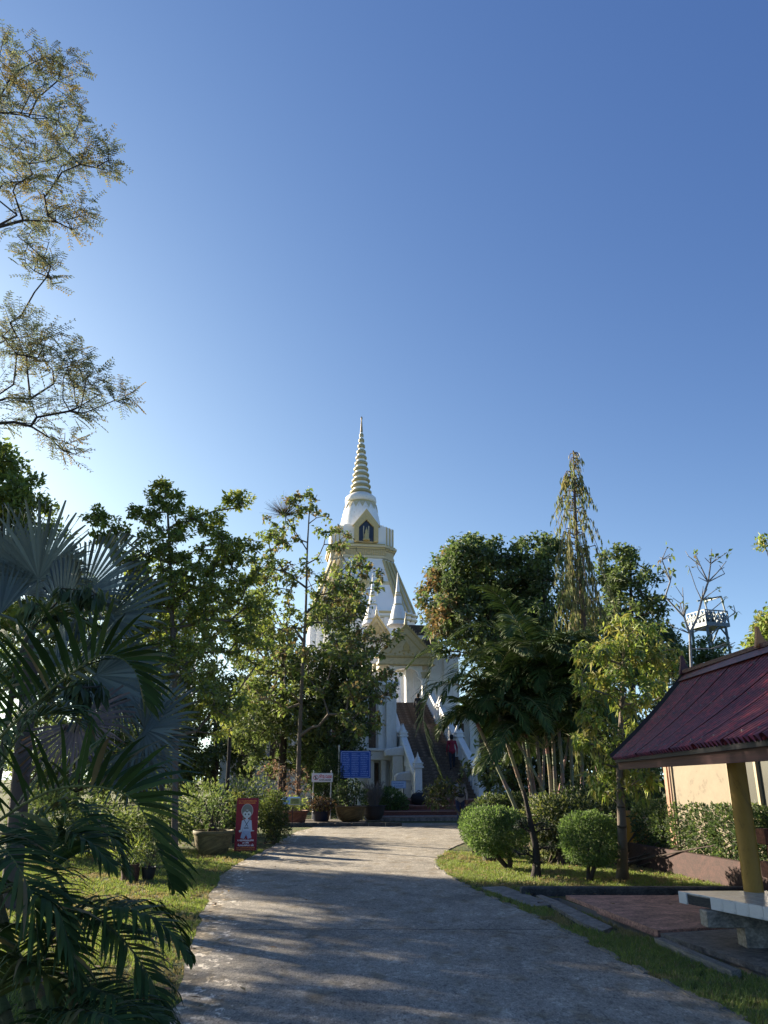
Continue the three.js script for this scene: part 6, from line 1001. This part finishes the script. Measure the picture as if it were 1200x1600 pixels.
// ---------------------------------------------------------------- grass, weeds and fallen leaves
reseed(60);
{
  const tuft = new Buf(), white = C(1, 1, 1); for (let i = 0; i < 7; i++) { const a = rr(0, 6.283), r = rr(0, 0.03), x = Math.cos(a) * r, z = Math.sin(a) * r, h = rr(0.5, 1) * 0.055, lx = gauss() * 0.03, lz = gauss() * 0.03, k = tuft.p.length / 3, w = 0.0035, b = rr(0, 6.28), sx = Math.cos(b) * w, sz = Math.sin(b) * w; tuft.v(x - sx, 0, z - sz, 0, 0.7, 0.7, white); tuft.v(x + sx, 0, z + sz, 0, 0.7, 0.7, white); tuft.v(x + lx * 0.4 - sx * 0.8, h * 0.6, z + lz * 0.4 - sz * 0.8, 0, 0.7, 0.7, white); tuft.v(x + lx * 0.4 + sx * 0.8, h * 0.6, z + lz * 0.4 + sz * 0.8, 0, 0.7, 0.7, white); tuft.v(x + lx, h, z + lz, 0, 0.8, 0.6, white); tuft.i.push(k, k + 1, k + 2, k + 1, k + 3, k + 2, k + 2, k + 3, k + 4); }
  const geo = tuft.geo(); geo.deleteAttribute('color'); geo.deleteAttribute('normal'); geo.computeVertexNormals();
  const gm = new THREE.MeshPhysicalMaterial({ color: C(1, 1, 1), roughness: 0.95, transmission: 0.5, thickness: 0, side: THREE.DoubleSide });
  const pts = [], yardP = [gp(870, 1407), gp(1028, 1462), gp(1260, 1470), gp(1300, 1395), gp(820, 1395)];
  const block = [[gp(750, 1389), gp(788, 1388), gp(868, 1417), gp(832, 1421)], [gp(872, 1413), gp(840, 1400), gp(826, 1400), gp(900, 1448), gp(944, 1462), gp(968, 1455)]];
  const tryP = (x, z) => { if (inPoly(x, z, roadPoly) || inPoly(x, z, drainPoly) || block.some((b) => inPoly(x, z, b))) return; const d = fbm2(x * 0.6 + 30, z * 0.6); if (rnd() > 0.85 + d * 0.9) return; pts.push([x, z, d]); };
  for (let i = 0; i < 70000; i++) { const z = -4.4 - 15 * Math.pow(rnd(), 1.25), x = rr(-8, 0.2) ; tryP(x, z); }
  for (let i = 0; i < 60000; i++) { const z = -5 - 14 * Math.pow(rnd(), 1.2); const lim = z < dA.z ? 7.5 : dA.x + (z - dA.z) * dDir.x / dDir.z; if (z < gp(815, 1400).z - 0.15 || z > dA.z) tryP(rr(0.3, lim), z); else tryP(rr(0.3, dA.x), z); }
  const im = new THREE.InstancedMesh(geo, gm, pts.length), o = new THREE.Object3D(), c = new THREE.Color();
  pts.forEach(([x, z, d], i) => { o.position.set(x, -0.003, z); o.rotation.set(0, rr(0, 6.28), 0); const s = rr(0.7, 1.4) * (1 + Math.max(0, -z - 9) * 0.02); o.scale.set(s, s * rr(0.7, 1.2), s); o.updateMatrix(); im.setMatrixAt(i, o.matrix); const k = rr(0.75, 1.3), dry = d < -0.25 || rnd() < 0.12; c.setRGB((dry ? 0.28 : 0.2) * k, (dry ? 0.24 : 0.26) * k, (dry ? 0.085 : 0.045) * k); im.setColorAt(i, c); });
  im.name = 'grass'; im.castShadow = im.receiveShadow = true; scene.add(im); tag(im, 'short lawn grass along both sides of the road', 'grass', undefined, 'stuff');
  const lb = new Buf(); for (let i = 0; i < 2400; i++) { const left = rnd() < 0.7, z = left ? rr(-24, -5) : rr(-20, -11), x = left ? rr(-9, -1) : rr(1.5, 7); const on = inPoly(x, z, roadPoly), edge = on && (!inPoly(x - 0.3, z, roadPoly) || !inPoly(x + 0.3, z, roadPoly)); if (on && rnd() < (edge ? 0.3 : 0.93)) continue; if (inPoly(x, z, drainPoly)) continue; const a = rr(0, 6.28); leaf(lb, V(x, 0.022 + rnd() * 0.02, z), V(Math.cos(a), rr(-0.05, 0.25), Math.sin(a)).normalize(), V(gauss() * 0.4, 1, gauss() * 0.4), rr(0.05, 0.11), 0.04, pickc([[0.2, 0.12, 0.05], [0.14, 0.08, 0.04], [0.25, 0.17, 0.07]]), 0); }
  tag(part(scene, 'fallen_leaves', lb.geo(), M.dryleaf), 'dry brown leaves scattered on the lawn and road edge', 'leaves', undefined, 'stuff');
}
renderer.render(scene, camera);
